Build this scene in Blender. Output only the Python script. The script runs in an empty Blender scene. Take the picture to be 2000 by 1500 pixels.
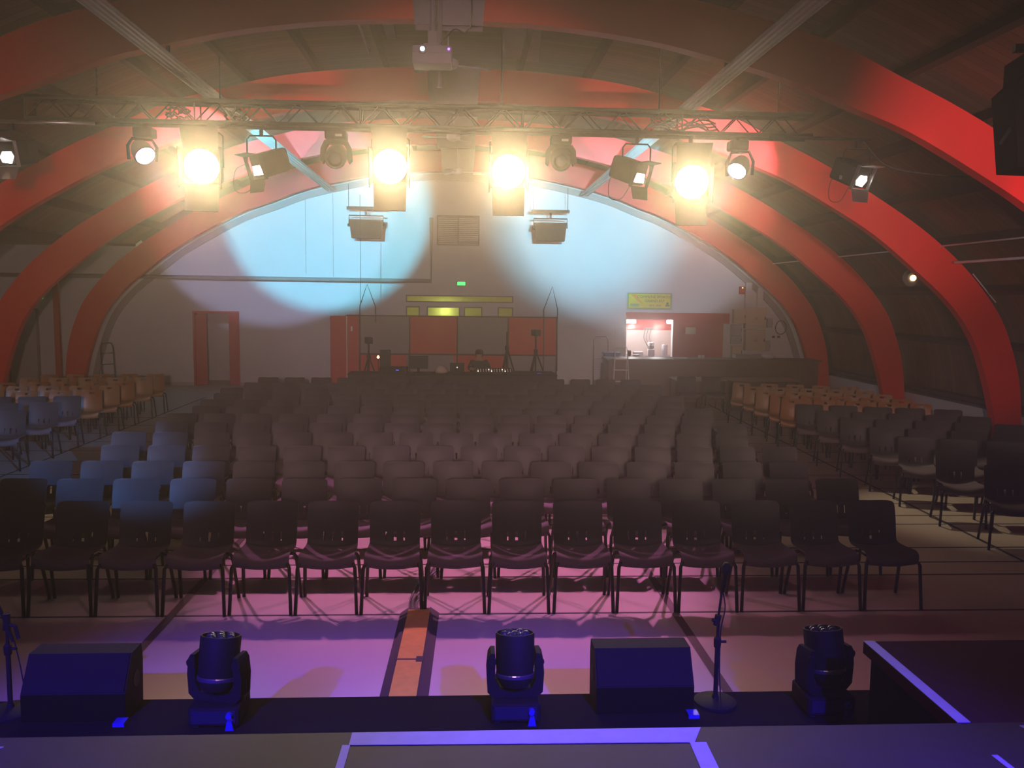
import bpy, bmesh, math, random
from mathutils import Vector, Matrix
random.seed(7)
PI = math.pi
C = bpy.context.scene.collection
SC = bpy.context.scene

# ------------------------------------------------------------------ camera
F_PX, H = 1690.0, 2.61
TH, PSI, ROLL = math.radians(5.773), math.radians(3.171), math.radians(0.7)
fw = Vector((math.sin(PSI)*math.cos(TH), math.cos(PSI)*math.cos(TH), -math.sin(TH)))
r0 = Vector((math.cos(PSI), -math.sin(PSI), 0)); u0 = r0.cross(fw)
rt = math.cos(ROLL)*r0 + math.sin(ROLL)*u0
up = -math.sin(ROLL)*r0 + math.cos(ROLL)*u0
cam_d = bpy.data.cameras.new('camera'); cam = bpy.data.objects.new('camera', cam_d); C.objects.link(cam)
cam_d.sensor_fit = 'HORIZONTAL'; cam_d.sensor_width = 36; cam_d.lens = F_PX/2000*36
cam_d.clip_start = .05; cam_d.clip_end = 200
m = Matrix((rt, up, -fw)).transposed().to_4x4(); m.translation = Vector((0, 0, H)); cam.matrix_world = m
SC.camera = cam
def at(px, py, Y):
    d = (px-1000)*rt + (750-py)*up + F_PX*fw
    return Vector((0, 0, H)) + d*(Y/d.y)
def atz(px, py, z):
    d = (px-1000)*rt + (750-py)*up + F_PX*fw
    return Vector((0, 0, H)) + d*((z-H)/d.z)
def px_of(p):
    d = Vector(p) - Vector((0, 0, H))
    return 1000+F_PX*d.dot(rt)/d.dot(fw), 750-F_PX*d.dot(up)/d.dot(fw)

# ------------------------------------------------------------------ render look
SC.view_settings.view_transform = 'Standard'; SC.view_settings.look = 'None'
SC.view_settings.gamma = 1; SC.view_settings.use_curve_mapping = False
SC.view_settings.exposure = 0.0
cy = SC.cycles
cy.use_denoising = True; cy.max_bounces = 5; cy.diffuse_bounces = 3; cy.glossy_bounces = 2
cy.transmission_bounces = 3; cy.volume_bounces = 0; cy.transparent_max_bounces = 6
cy.sample_clamp_indirect = 3.0; cy.caustics_reflective = False; cy.caustics_refractive = False
cy.use_light_tree = True

# ------------------------------------------------------------------ world: darkness filled with stage haze
W = bpy.data.worlds.new('world'); SC.world = W; W.use_nodes = True
wn = W.node_tree.nodes; wl = W.node_tree.links; wn.clear()
wo = wn.new('ShaderNodeOutputWorld'); wb = wn.new('ShaderNodeBackground')
wb.inputs[0].default_value = (.5, .42, .36, 1); wb.inputs[1].default_value = 0.0
wl.new(wb.outputs[0], wo.inputs['Surface'])
HAZE_DENSITY, HAZE_G = 0.0032, 0.50
wv = wn.new('ShaderNodeVolumeScatter'); wv.inputs['Color'].default_value = (1, .97, .92, 1)
wv.inputs['Density'].default_value = HAZE_DENSITY; wv.inputs['Anisotropy'].default_value = HAZE_G
wv2 = wn.new('ShaderNodeVolumeScatter'); wv2.inputs['Color'].default_value = (1, .95, .86, 1)
wv2.inputs['Density'].default_value = 0.009; wv2.inputs['Anisotropy'].default_value = .91   # fine droplets scatter forward
wadd = wn.new('ShaderNodeAddShader'); wl.new(wv.outputs[0], wadd.inputs[0]); wl.new(wv2.outputs[0], wadd.inputs[1])
wl.new(wadd.outputs[0], wo.inputs['Volume'])

# ------------------------------------------------------------------ lights
def aim(o, tgt):
    o.rotation_euler = (Vector(tgt)-o.location).to_track_quat('-Z', 'Y').to_euler()
def spot(name, loc, tgt, power, col, deg, blend=.3, rad=.05):
    l = bpy.data.lights.new(name, 'SPOT'); l.energy = power; l.color = col
    l.spot_size = math.radians(deg); l.spot_blend = blend; l.shadow_soft_size = rad
    o = bpy.data.objects.new(name, l); C.objects.link(o); o.location = loc; aim(o, tgt); return o
def point(name, loc, power, col, rad=.05):
    l = bpy.data.lights.new(name, 'POINT'); l.energy = power; l.color = col; l.shadow_soft_size = rad
    o = bpy.data.objects.new(name, l); C.objects.link(o); o.location = loc; return o
def area(name, loc, tgt, power, col, sx, sy):
    l = bpy.data.lights.new(name, 'AREA'); l.energy = power; l.color = col; l.shape = 'RECTANGLE'; l.size = sx; l.size_y = sy
    o = bpy.data.objects.new(name, l); C.objects.link(o); o.location = loc; aim(o, tgt); return o

TRUSS_Y = 12.0
WARM = (1, .74, .42)
BRIGHT = [(395, 325), (762, 325), (993, 335), (1350, 355)]          # the four blinding warm lamps
# stage lamps behind and above the photographer (front-of-house side of the stage)
# beams thrown from the lamp truss onto the end wall
spot('cyan_beam_left', (-3.0, 12.3, 4.72), at(640, 405, 24.7), 9500, (.14, .78, 1), 28, .3, .02)
spot('cyan_beam_right', (2.7, 12.3, 4.72), at(1150, 415, 24.7), 9500, (.28, .80, 1), 30, .9, .02)
spot('lilac_beam_left', (-4.4, 12.3, 4.72), at(530, 390, 24.7), 2700, (.50, .60, 1), 33, .2, .02)
spot('lilac_beam_right', (4.3, 12.3, 4.72), at(1260, 380, 24.7), 2100, (.7, .78, .95), 38, .3, .02)
spot('red_wash_right', (5.6, -1.0, 2.6), (7.2, 11.2, 4.6), 5200, (1, .50, .52), 24, 1.0, .1)
spot('red_wash_left', (-4.5, -1.0, 2.6), (-7.4, 13.0, 4.4), 700, (1, .62, .52), 30, 1.0, .1)
spot('roof_wash_left', (-1.4, -1.5, 1.3), (-3.1, 15.6, 6.15), 5200, (1, .5, .5), 7.5, .8, .05)
spot('roof_wash_right', (1.2, -1.5, 1.3), (2.9, 15.6, 6.1), 5200, (1, .5, .5), 7.5, .8, .05)
w_ = spot('stage_wash_mid', (0, -2.2, 2.95), (0, 10, 2.70), 3300, (1, .58, .50), 84, .35, .12); w_.scale = (1, .235, 1)
spot('blue_wash_left', (-3.4, -2.2, 5.0), (-2.0, 3.5, 0), 8500, (.05, .012, 1), 28.5, .85, .06)
spot('blue_wash_right', (2.1, -2.2, 5.0), (.8, 3.5, 0), 9000, (.05, .012, 1), 29, .85, .06)
spot('pink_seat_fill', (0, 2.6, 6.2), (0, 7.2, .4), 330, (1, .45, .62), 62, 1.0, .15)  # unseen pink fill, added to brighten the front seats
spot('audience_pink_wash', (0, -2.2, 2.95), (0, 12, 3.35), 1500, (1, .50, .66), 27, .3, .12)
spot('blue_side', (3.2, -1.5, 3.8), (-4.3, 10.3, .82), 9000, (.14, .38, 1), 9.5, .6, .05)
spot('tan_wash', (2.2, -2.2, 3.6), (2.6, 13.2, .8), 1500, (1, .74, .50), 15, 1.0, .1)

# ------------------------------------------------------------------ materials
def mat(name, col, rough=.6, metal=0, var=.12, scale=8, bump=0, emis=None, estr=0, spec=.5, coords='Object'):
    m_ = bpy.data.materials.new(name); m_.use_nodes = True
    n = m_.node_tree.nodes; l = m_.node_tree.links; b = n['Principled BSDF']
    b.inputs['Roughness'].default_value = rough; b.inputs['Metallic'].default_value = metal
    b.inputs['Specular IOR Level'].default_value = spec
    tc = n.new('ShaderNodeTexCoord'); nz = n.new('ShaderNodeTexNoise')
    nz.inputs['Scale'].default_value = scale; nz.inputs['Detail'].default_value = 4
    l.new(tc.outputs[coords], nz.inputs['Vector'])
    mr = n.new('ShaderNodeMapRange'); mr.inputs['To Min'].default_value = 1-var; mr.inputs['To Max'].default_value = 1+var
    l.new(nz.outputs['Fac'], mr.inputs['Value'])
    mx = n.new('ShaderNodeMix'); mx.data_type = 'RGBA'; mx.blend_type = 'MULTIPLY'; mx.inputs['Factor'].default_value = 1
    mx.inputs['A'].default_value = (*col, 1); l.new(mr.outputs['Result'], mx.inputs['B'])
    l.new(mx.outputs['Result'], b.inputs['Base Color'])
    if bump:
        bp = n.new('ShaderNodeBump'); bp.inputs['Strength'].default_value = bump; bp.inputs['Distance'].default_value = .01
        l.new(nz.outputs['Fac'], bp.inputs['Height']); l.new(bp.outputs['Normal'], b.inputs['Normal'])
    if emis:
        b.inputs['Emission Color'].default_value = (*emis, 1); b.inputs['Emission Strength'].default_value = estr
    return m_
def boards(name, a, b_, width, axis, rough=.6, dark=.35, grain=3):
    """planks of a given width laid side by side along an axis, with dark joints"""
    m_ = bpy.data.materials.new(name); m_.use_nodes = True
    n = m_.node_tree.nodes; l = m_.node_tree.links; p = n['Principled BSDF']; p.inputs['Roughness'].default_value = rough
    tc = n.new('ShaderNodeTexCoord'); sp = n.new('ShaderNodeSeparateXYZ'); l.new(tc.outputs['Object'], sp.inputs[0])
    dv = n.new('ShaderNodeMath'); dv.operation = 'DIVIDE'; dv.inputs[1].default_value = width; l.new(sp.outputs[axis], dv.inputs[0])
    fl = n.new('ShaderNodeMath'); fl.operation = 'FLOOR'; l.new(dv.outputs[0], fl.inputs[0])
    fr = n.new('ShaderNodeMath'); fr.operation = 'FRACT'; l.new(dv.outputs[0], fr.inputs[0])
    wnz = n.new('ShaderNodeTexWhiteNoise'); wnz.noise_dimensions = '1D'; l.new(fl.outputs[0], wnz.inputs['W'])
    nz = n.new('ShaderNodeTexNoise'); nz.inputs['Scale'].default_value = grain; nz.inputs['Detail'].default_value = 6; nz.inputs['Roughness'].default_value = .65
    l.new(tc.outputs['Object'], nz.inputs['Vector'])
    av = n.new('ShaderNodeMath'); av.operation = 'MULTIPLY_ADD'; av.inputs[1].default_value = .5; l.new(wnz.outputs['Value'], av.inputs[0]); 
    hf = n.new('ShaderNodeMath'); hf.operation = 'MULTIPLY'; hf.inputs[1].default_value = .6; l.new(nz.outputs['Fac'], hf.inputs[0]); l.new(hf.outputs[0], av.inputs[2])
    mx = n.new('ShaderNodeMix'); mx.data_type = 'RGBA'; mx.inputs['A'].default_value = (*a, 1); mx.inputs['B'].default_value = (*b_, 1); l.new(av.outputs[0], mx.inputs['Factor'])
    lt = n.new('ShaderNodeMath'); lt.operation = 'LESS_THAN'; lt.inputs[1].default_value = .05; l.new(fr.outputs[0], lt.inputs[0])
    m2 = n.new('ShaderNodeMix'); m2.data_type = 'RGBA'; m2.inputs['B'].default_value = (a[0]*dark, a[1]*dark, a[2]*dark, 1)
    l.new(lt.outputs[0], m2.inputs['Factor']); l.new(mx.outputs['Result'], m2.inputs['A']); l.new(m2.outputs['Result'], p.inputs['Base Color'])
    return m_
M = {}
M['floor'] = mat('pale_lino', (.50, .43, .35), .42, var=.10, scale=1.3)
M['line'] = mat('floor_line', (.035, .03, .03), .6)
M['tape_line'] = mat('wide_floor_line', (.11, .07, .06), .6)
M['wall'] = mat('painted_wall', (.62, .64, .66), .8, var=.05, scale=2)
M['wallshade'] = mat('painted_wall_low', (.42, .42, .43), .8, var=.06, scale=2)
M['roof'] = boards('roof_boards', (.085, .046, .022), (.20, .105, .05), .16, 'Y', .7)
M['purlin'] = mat('dark_beam', (.05, .034, .024), .7, var=.25, scale=5)
M['red'] = mat('red_paint', (.72, .016, .014), .5, var=.10, scale=1.5)
M['redwall'] = mat('red_wall_paint', (.48, .035, .03), .6, var=.08, scale=2)
M['plate'] = mat('grey_plate', (.30, .30, .29), .6)
M['tray'] = mat('pale_metal', (.62, .60, .60), .45, .2, var=.1, scale=3)
M['black'] = mat('black_metal', (.012, .012, .013), .65, var=.2, spec=.2)
M['matte'] = mat('matte_black', (.007, .007, .007), .95, spec=0)
M['truss'] = mat('truss_metal', (.022, .023, .024), .55, .2, var=.2, spec=.3)
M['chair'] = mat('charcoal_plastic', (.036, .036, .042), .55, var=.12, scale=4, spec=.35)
M['seat'] = mat('lit_seat_plastic', (.115, .092, .100), .75, var=.10, scale=4, spec=.2)  # paler, pinker than the backrest: light on the seats put into the colour
M['chairleg'] = mat('dark_tube', (.018, .018, .02), .3, .5)
M['wood'] = mat('orange_plywood', (.30, .135, .045), .4, var=.25, scale=3)
M['ply'] = mat('pale_plywood', (.32, .205, .105), .4, var=.2, scale=3)
M['steel'] = mat('steel', (.45, .46, .48), .3, .9)
M['deck'] = mat('stage_deck', (.040, .030, .026), .6, var=.5, scale=3.2, bump=.1, spec=.25)
M['apron'] = mat('black_apron', (.012, .010, .012), .9, var=.25, spec=.04)
M['maroon'] = mat('maroon_deck', (.050, .012, .018), .9, var=.15, spec=.05)
M['whitetape'] = mat('white_tape', (.42, .40, .44), .6, var=.18, scale=14)
M['yellow'] = mat('yellow_lid', (.62, .34, .05), .5, var=.25, scale=14, bump=.4)
M['rubber'] = mat('black_rubber', (.03, .028, .028), .8, var=.2)
M['cab'] = mat('painted_cabinet', (.012, .0115, .013), .8, var=.2, scale=20, spec=.2)
M['lampwarm'] = mat('lit_lens_warm', (1, .9, .7), .4, emis=(1, .80, .50), estr=16)
M['lampwhite'] = mat('lit_lens_white', (1, .95, .85), .4, emis=(1, .92, .78), estr=9)
M['lamppink'] = mat('lit_lens_pink', (1, .8, .95), .4, emis=(1, .72, .95), estr=14)
M['grille'] = mat('grille_foam', (.016, .015, .018), .9, var=.2, scale=60, spec=.05)
M['glass'] = mat('dark_glass', (.02, .03, .05), .06, spec=1)
M['led'] = mat('led_dot', (.8, .8, .7), .2, emis=(1, .85, .6), estr=2)
M['greenled'] = mat('exit_green', (0, .5, .1), .5, emis=(.02, 1, .15), estr=2.2)
M['beige'] = mat('beige_steel', (.60, .50, .38), .5, var=.06)
M['grey'] = mat('grey_panel', (.25, .25, .24), .75, var=.08)
M['hair'] = mat('dark_hair', (.03, .02, .015), .8)
M['skin'] = mat('skin', (.42, .24, .17), .6, var=.06)
M['cloth'] = mat('dark_cloth', (.03, .03, .035), .9)
M['white'] = mat('white_plastic', (.60, .60, .64), .5, var=.04)
M['blueplastic'] = mat('blue_plastic', (.07, .10, .32), .5)
M['barwood'] = mat('bar_front', (.12, .075, .05), .5, var=.3, scale=4)
M['tile'] = mat('cream_tile', (.60, .58, .53), .5, var=.05)
M['yellowroom'] = mat('lit_yellow_room', (.75, .80, .28), .8)
M['banner'] = mat('banner_yellow', (.72, .70, .06), .6, var=.1)
M['bannergreen'] = mat('banner_green', (.22, .42, .22), .6)
M['bannertext'] = mat('banner_text', (.12, .22, .12), .6)
M['orangestripe'] = mat('banner_orange', (.80, .42, .05), .6)
M['alarm'] = mat('alarm_red', (.45, .03, .02), .4)
M['blueknob'] = mat('blue_socket', (.04, .05, .40), .4)
M['cable'] = mat('cable', (.02, .02, .022), .5)
M['greenpaint'] = mat('green_paint', (.05, .14, .08), .5)
M['glow'] = mat('small_lamp', (1, .7, .4), .4, emis=(1, .62, .25), estr=6)
M['skypanel'] = mat('skylight_panel', (.42, .40, .40), .6)

# ------------------------------------------------------------------ mesh helpers
class MB:
    def __init__(s): s.v = []; s.f = []; s.m = Matrix.Identity(4)
    def add(s, vs, fs):
        o = len(s.v); s.v += [tuple(s.m @ Vector(p)) for p in vs]; s.f += [tuple(o+i for i in f) for f in fs]; return s
    def box(s, x0, x1, y0, y1, z0, z1, taper=None):
        v = [(x, y, z) for z in (z0, z1) for y in (y0, y1) for x in (x0, x1)]
        return s.add(v, [(0, 2, 3, 1), (4, 5, 7, 6), (0, 1, 5, 4), (2, 6, 7, 3), (0, 4, 6, 2), (1, 3, 7, 5)])
    def bbox(s, x0, x1, y0, y1, z0, z1, b=.01):
        bm = bmesh.new(); bmesh.ops.create_cube(bm, size=1)
        for v in bm.verts: v.co = Vector(((x0+x1)/2+v.co.x*(x1-x0), (y0+y1)/2+v.co.y*(y1-y0), (z0+z1)/2+v.co.z*(z1-z0)))
        bmesh.ops.bevel(bm, geom=bm.edges[:], offset=b, segments=2, affect='EDGES', profile=.5)
        bm.verts.index_update(); s.add([v.co for v in bm.verts], [[v.index for v in f.verts] for f in bm.faces]); bm.free(); return s
    def tube(s, pts, r, n=8, caps=True):
        pts = [Vector(p) for p in pts]; rr = r if isinstance(r, (list, tuple)) else [r]*len(pts)
        vs = []; prev = None
        for i, p in enumerate(pts):
            t = (pts[min(i+1, len(pts)-1)]-pts[max(i-1, 0)]).normalized()
            if prev is None:
                a = Vector((0, 0, 1)) if abs(t.z) < .9 else Vector((1, 0, 0)); a = (a - t*a.dot(t)).normalized()
            else:
                a = (prev - t*prev.dot(t)).normalized()
            prev = a; b = t.cross(a)
            for k in range(n):
                an = 2*PI*k/n; vs.append(p + (a*math.cos(an)+b*math.sin(an))*rr[i])
        fs = [(i*n+k, i*n+(k+1) % n, (i+1)*n+(k+1) % n, (i+1)*n+k) for i in range(len(pts)-1) for k in range(n)]
        if caps: fs += [tuple(range(n-1, -1, -1)), tuple((len(pts)-1)*n+k for k in range(n))]
        return s.add(vs, fs)
    def lathe(s, prof, n=24, axis='Z', c=(0, 0, 0)):
        """profile of (radius, height) turned about an axis through c"""
        vs = []
        for r, h in prof:
            for k in range(n):
                a = 2*PI*k/n; x, y = r*math.cos(a), r*math.sin(a)
                p = {'Z': (x, y, h), 'Y': (x, h, -y), 'X': (h, x, y)}[axis]
                vs.append((p[0]+c[0], p[1]+c[1], p[2]+c[2]))
        fs = [(i*n+k, i*n+(k+1) % n, (i+1)*n+(k+1) % n, (i+1)*n+k) for i in range(len(prof)-1) for k in range(n)]
        if prof[0] == prof[-1]: return s.add(vs, fs)
        if prof[0][0] > 1e-6: fs.append(tuple(range(n-1, -1, -1)))
        if prof[-1][0] > 1e-6: fs.append(tuple((len(prof)-1)*n+k for k in range(n)))
        return s.add(vs, fs)
    def prism(s, poly, x0, x1, axis='X'):
        """polygon in the two other axes, extruded along axis"""
        def P(a, u, v): return {'X': (a, u, v), 'Y': (u, a, v), 'Z': (u, v, a)}[axis]
        n = len(poly); vs = [P(x0, *p) for p in poly] + [P(x1, *p) for p in poly]
        return s.add(vs, [tuple(range(n-1, -1, -1)), tuple(range(n, 2*n))] + [(i, (i+1) % n, n+(i+1) % n, n+i) for i in range(n)])
    def mesh(s, name, m_, smooth=False):
        me = bpy.data.meshes.new(name); me.from_pydata(s.v, [], s.f)
        bm = bmesh.new(); bm.from_mesh(me); bmesh.ops.remove_doubles(bm, verts=bm.verts, dist=1e-6)
        bmesh.ops.recalc_face_normals(bm, faces=bm.faces); bm.to_mesh(me); bm.free()
        me.materials.append(m_)
        if smooth: me.shade_smooth(); 
        if smooth == 'auto': me.shade_smooth(); me.set_sharp_from_angle(angle=math.radians(38))
        return me
    def obj(s, name, m_, parent=None, smooth=False, loc=None):
        o = bpy.data.objects.new(name, s.mesh(name, m_, smooth)); C.objects.link(o)
        if parent: o.parent = parent
        if loc: o.location = loc
        return o
def thing(name, label, cat, loc=(0, 0, 0), rz=0, group=None):
    o = bpy.data.objects.new(name, None); C.objects.link(o); o.location = loc; o.rotation_euler = (0, 0, rz)
    o.empty_display_size = .1
    return tag(o, label, cat, group)
def tag(o, label, cat, group=None):
    o['label'] = label; o['category'] = cat
    if group: o['group'] = group
    return o
def structure(o): o['kind'] = 'structure'; return o
def children(o): return [c for c in bpy.data.objects if c.parent == o]
def copy_tree(o, kids, loc, rz, label, group=None, cat=None):
    r = o.copy(); C.objects.link(r); r.location = loc; r.rotation_euler = (0, 0, rz); r['label'] = label
    if group: r['group'] = group
    for ch, subs in kids:
        c = ch.copy(); C.objects.link(c); c.parent = r
        for g in subs:
            d = g.copy(); C.objects.link(d); d.parent = c
    return r
def kid_list(o): return [(ch, children(ch)) for ch in children(o)]
def text_mesh(name, body, size, m_, parent, loc, extr=.002, align='CENTER', rot=(PI/2, 0, 0)):
    cu = bpy.data.curves.new(name, 'FONT'); cu.body = body; cu.size = size; cu.extrude = extr; cu.align_x = align; cu.align_y = 'CENTER'
    t = bpy.data.objects.new(name+'_tmp', cu); C.objects.link(t)
    dg = bpy.context.evaluated_depsgraph_get(); me = bpy.data.meshes.new_from_object(t.evaluated_get(dg))
    bpy.data.objects.remove(t); me.materials.clear(); me.materials.append(m_)
    o = bpy.data.objects.new(name, me); C.objects.link(o); o.location = loc; o.rotation_euler = rot
    if parent: o.parent = parent
    return o
def spline(pts, n):
    """Catmull-Rom through points"""
    P = [Vector(p) for p in pts]; P = [2*P[0]-P[1]]+P+[2*P[-1]-P[-2]]; out = []
    for i in range(1, len(P)-2):
        for k in range(n):
            t = k/n; a, b, c, d = P[i-1], P[i], P[i+1], P[i+2]
            out.append(.5*((2*b)+(c-a)*t+(2*a-5*b+4*c-d)*t*t+(3*b-a-3*c+d)*t**3))
    out.append(P[-2]); return out

# ------------------------------------------------------------------ the hall shell
XC = -.22                                          # centre line of the hall
INNER = [(10.2, -.02), (10.17, .3), (9.96, 1.1), (9.62, 1.95), (9.12, 2.6), (8.4, 3.22), (7.65, 3.8), (6.85, 4.28), (5.9, 4.78), (5.0, 5.12), (4.2, 5.42), (3.2, 5.67), (2.4, 5.83), (1.25, 5.96), (0, 6.0)]
OUTER = [(10.72, -.02), (10.68, .3), (10.56, 1.2), (10.25, 2.1), (9.88, 2.68), (9.32, 3.3), (8.55, 3.92), (7.6, 4.52), (6.65, 5.05), (5.75, 5.47), (4.9, 5.85), (3.9, 6.13), (2.9, 6.36), (1.5, 6.51), (0, 6.56)]
def arc_pts(prof, side, n=3, off=0):
    p = spline([(a, b, 0) for a, b in prof], n)
    out = []
    for i, q in enumerate(p):
        t = (p[min(i+1, len(p)-1)]-p[max(i-1, 0)]); t.normalize(); nx, nz = t.y, -t.x
        out.append((XC+side*(q.x+nx*off), q.y+nz*off))
    return out
Y_BACK = 24.8
# floor
fl = MB().box(-16.5, 11.4, -1.0, 27.6, -.2, 0).obj('floor', M['floor']); structure(fl)
# roof skin
def roof(off=.2):
    rgt = arc_pts(OUTER, 1, 3, off); lft = arc_pts(OUTER, -1, 3, off)
    lft = [p for p in lft if p[1] > 3.74]
    poly = [p for p in rgt if p[1] > .42][::1] + lft[::-1][1:]
    return poly
poly = roof(.22)
Y0R = 4.0
mb = MB(); n = len(poly); th = .12
top = [(x + (.0), z+th) for x, z in poly]
for i in range(n-1):
    a, b = poly[i], poly[i+1]; c, d = top[i], top[i+1]
    mb.add([(a[0], Y0R, a[1]), (b[0], Y0R, b[1]), (b[0], Y_BACK, b[1]), (a[0], Y_BACK, a[1]), (c[0], Y0R, c[1]), (d[0], Y0R, d[1]), (d[0], Y_BACK, d[1]), (c[0], Y_BACK, c[1])],
           [(0, 1, 2, 3), (4, 7, 6, 5), (0, 4, 5, 1), (3, 2, 6, 7)])
structure(mb.obj('ceiling', M['roof']))
# the left aisle has its own flat ceiling beyond the eaves
xe, ze = poly[-1]
structure(MB().box(-16.0, xe+.05, Y0R, Y_BACK, ze-.02, ze+.12).obj('ceiling', M['roof']))
# purlins: long beams under the boards
k = 0
pr = arc_pts(OUTER, 1, 6, .12); pl = arc_pts(OUTER, -1, 6, .12)
def along(pts, s):
    out = []; acc = 0; nxt = s*.5
    for i in range(len(pts)-1):
        d = math.hypot(pts[i+1][0]-pts[i][0], pts[i+1][1]-pts[i][1])
        while acc+d > nxt:
            t = (nxt-acc)/d; ang = math.atan2(pts[i+1][1]-pts[i][1], pts[i+1][0]-pts[i][0])
            out.append((pts[i][0]+(pts[i+1][0]-pts[i][0])*t, pts[i][1]+(pts[i+1][1]-pts[i][1])*t, ang)); nxt += s
        acc += d
    return out
for pts in (pr, pl):
    for x, z, ang in along(pts, 1.22):
        if z < .6 or (pts is pl and z < 3.95): continue
        k += 1; mb = MB(); mb.m = Matrix.Translation((x, 0, z)) @ Matrix.Rotation(-ang, 4, 'Y')
        mb.box(-.045, .045, Y0R, Y_BACK-.02, -.09, .09)
        structure(mb.obj('trim_%d' % k, M['purlin']))
# back wall with door, window band and kitchen hatch cut out
def wall_with_holes(name, x0, x1, z0, z1, y0, y1, holes, m_):
    xs = sorted({x0, x1, *[h[0] for h in holes], *[h[1] for h in holes]}); zs = sorted({z0, z1, *[h[2] for h in holes], *[h[3] for h in holes]})
    mb = MB()
    for i in range(len(xs)-1):
        for j in range(len(zs)-1):
            cx, cz = (xs[i]+xs[i+1])/2, (zs[j]+zs[j+1])/2
            if any(h[0] < cx < h[1] and h[2] < cz < h[3] for h in holes): continue
            mb.box(xs[i], xs[i+1], y0, y1, zs[j], zs[j+1])
    return mb.obj(name, m_)
DOOR = (-7.56, -6.40, 0, 2.04)
HATCH = (4.66, 6.02, .92, 1.99)
WINS = [(-1.67, 1.38, 2.42, 2.62), (-1.67, -1.28, 2.0, 2.30), (-1.08, -.14, 2.0, 2.30), (-.02, .5, 2.0, 2.30), (.94, 1.38, 2.0, 2.30)]
structure(wall_with_holes('wall_back', -16.0, 11.0, 0, 7.0, Y_BACK, Y_BACK+.2, [DOOR, HATCH]+WINS, M['wall']))
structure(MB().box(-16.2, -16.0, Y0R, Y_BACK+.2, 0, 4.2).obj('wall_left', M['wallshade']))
structure(MB().box(10.52, 11.0, Y0R, Y_BACK, 0, .46).obj('wall_right', M['wall']))
# joints and a low skirting on the back wall
structure(MB().box(-16, -7.6, Y_BACK-.02, Y_BACK, 0, .09).box(-6.36, 10.2, Y_BACK-.02, Y_BACK, 0, .09).obj('baseboard_back', M['wallshade']))
for i, (pxx, a, b) in enumerate([(596, 382, 535), (650, 378, 540)]):
    p, q = at(pxx, a, Y_BACK), at(pxx, b, Y_BACK)
    structure(MB().box(p.x-.006, p.x+.006, Y_BACK-.006, Y_BACK, q.z, p.z).obj('trim_%d' % (60+i), M['grey']))
p = at(1100, 567, Y_BACK); q = at(1450, 570, Y_BACK)
structure(MB().box(p.x, q.x, Y_BACK-.02, Y_BACK, p.z-.02, p.z+.02).obj('trim_63', M['wall']))

# red arches, two halves meeting under a crown plate
ARCHES = [(11.2, 'nearest the stage, its crown above the projector'), (15.65, 'second from the stage, bright under its crown'), (20.0, 'third from the stage, behind the lamp truss'), (24.3, 'farthest from the stage, framing the pale end wall')]
for y, words in ARCHES:
    t = thing('arch', 'tall red laminated arch %s' % words, 'arch', (XC, y, 0), 0, 'red roof arches')
    for s in (1, -1):
        a = arc_pts(INNER, s, 4); b = arc_pts(OUTER, s, 4); mb = MB(); dpt = .10
        nn = len(a)
        vs = []
        for i in range(nn):
            for yy in (-dpt, dpt):
                vs.append((a[i][0]-XC, yy, a[i][1])); vs.append((b[i][0]-XC, yy, b[i][1]))
        fs = []
        for i in range(nn-1):
            o = i*4; q = o+4
            fs += [(o, o+1, q+1, q), (o+2, q+2, q+3, o+3), (o, q, q+2, o+2), (o+1, o+3, q+3, q+1)]
        fs += [(0, 2, 3, 1)]
        mb.add(vs, fs); mb.obj('arch_half', M['red'], t, 'auto')
    MB().prism([(-.47, 6.60), (.47, 6.60), (.42, 5.93), (-.42, 5.93)], -.125, -.102, 'Y').prism([(-.47, 6.60), (.47, 6.60), (.42, 5.93), (-.42, 5.93)], .102, .125, 'Y').obj('crown_plate', M['plate'], t)
mbi = MB()  # added dark strip standing in for the shadow above the last arch
for s in (1, -1):
    a = [p_ for p_ in arc_pts(OUTER, s, 4, -.02)]; b = arc_pts(OUTER, s, 4, .30)
    for i in range(len(a)-1):
        if s < 0 and a[i][1] < 3.9: continue
        mbi.add([(a[i][0], 24.42, a[i][1]), (a[i+1][0], 24.42, a[i+1][1]), (b[i+1][0], 24.42, b[i+1][1]), (b[i][0], 24.42, b[i][1]),
                 (a[i][0], 24.46, a[i][1]), (a[i+1][0], 24.46, a[i+1][1]), (b[i+1][0], 24.46, b[i+1][1]), (b[i][0], 24.46, b[i][1])],
                [(0, 1, 2, 3), (7, 6, 5, 4), (0, 4, 5, 1), (3, 2, 6, 7)])
structure(mbi.obj('trim_59', M['purlin']))
for s, nn_ in ((1, 68), (-1, 69)):
    a = arc_pts(INNER, s, 4); b = arc_pts(INNER, s, 4, -.17); mb = MB(); vs = []
    for i in range(len(a)):
        vs += [(a[i][0], Y_BACK-.06, a[i][1]), (b[i][0], Y_BACK-.06, b[i][1]), (a[i][0], Y_BACK, a[i][1]), (b[i][0], Y_BACK, b[i][1])]
    fs = []
    for i in range(len(a)-1):
        o = i*4; q_ = o+4; fs += [(o, q_, q_+1, o+1), (o+1, q_+1, q_+3, o+3), (o, o+2, q_+2, q_), (o+2, o+3, q_+3, q_+2)]
    structure(mb.add(vs, fs).obj('trim_%d' % nn_, M['plate']))
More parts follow.
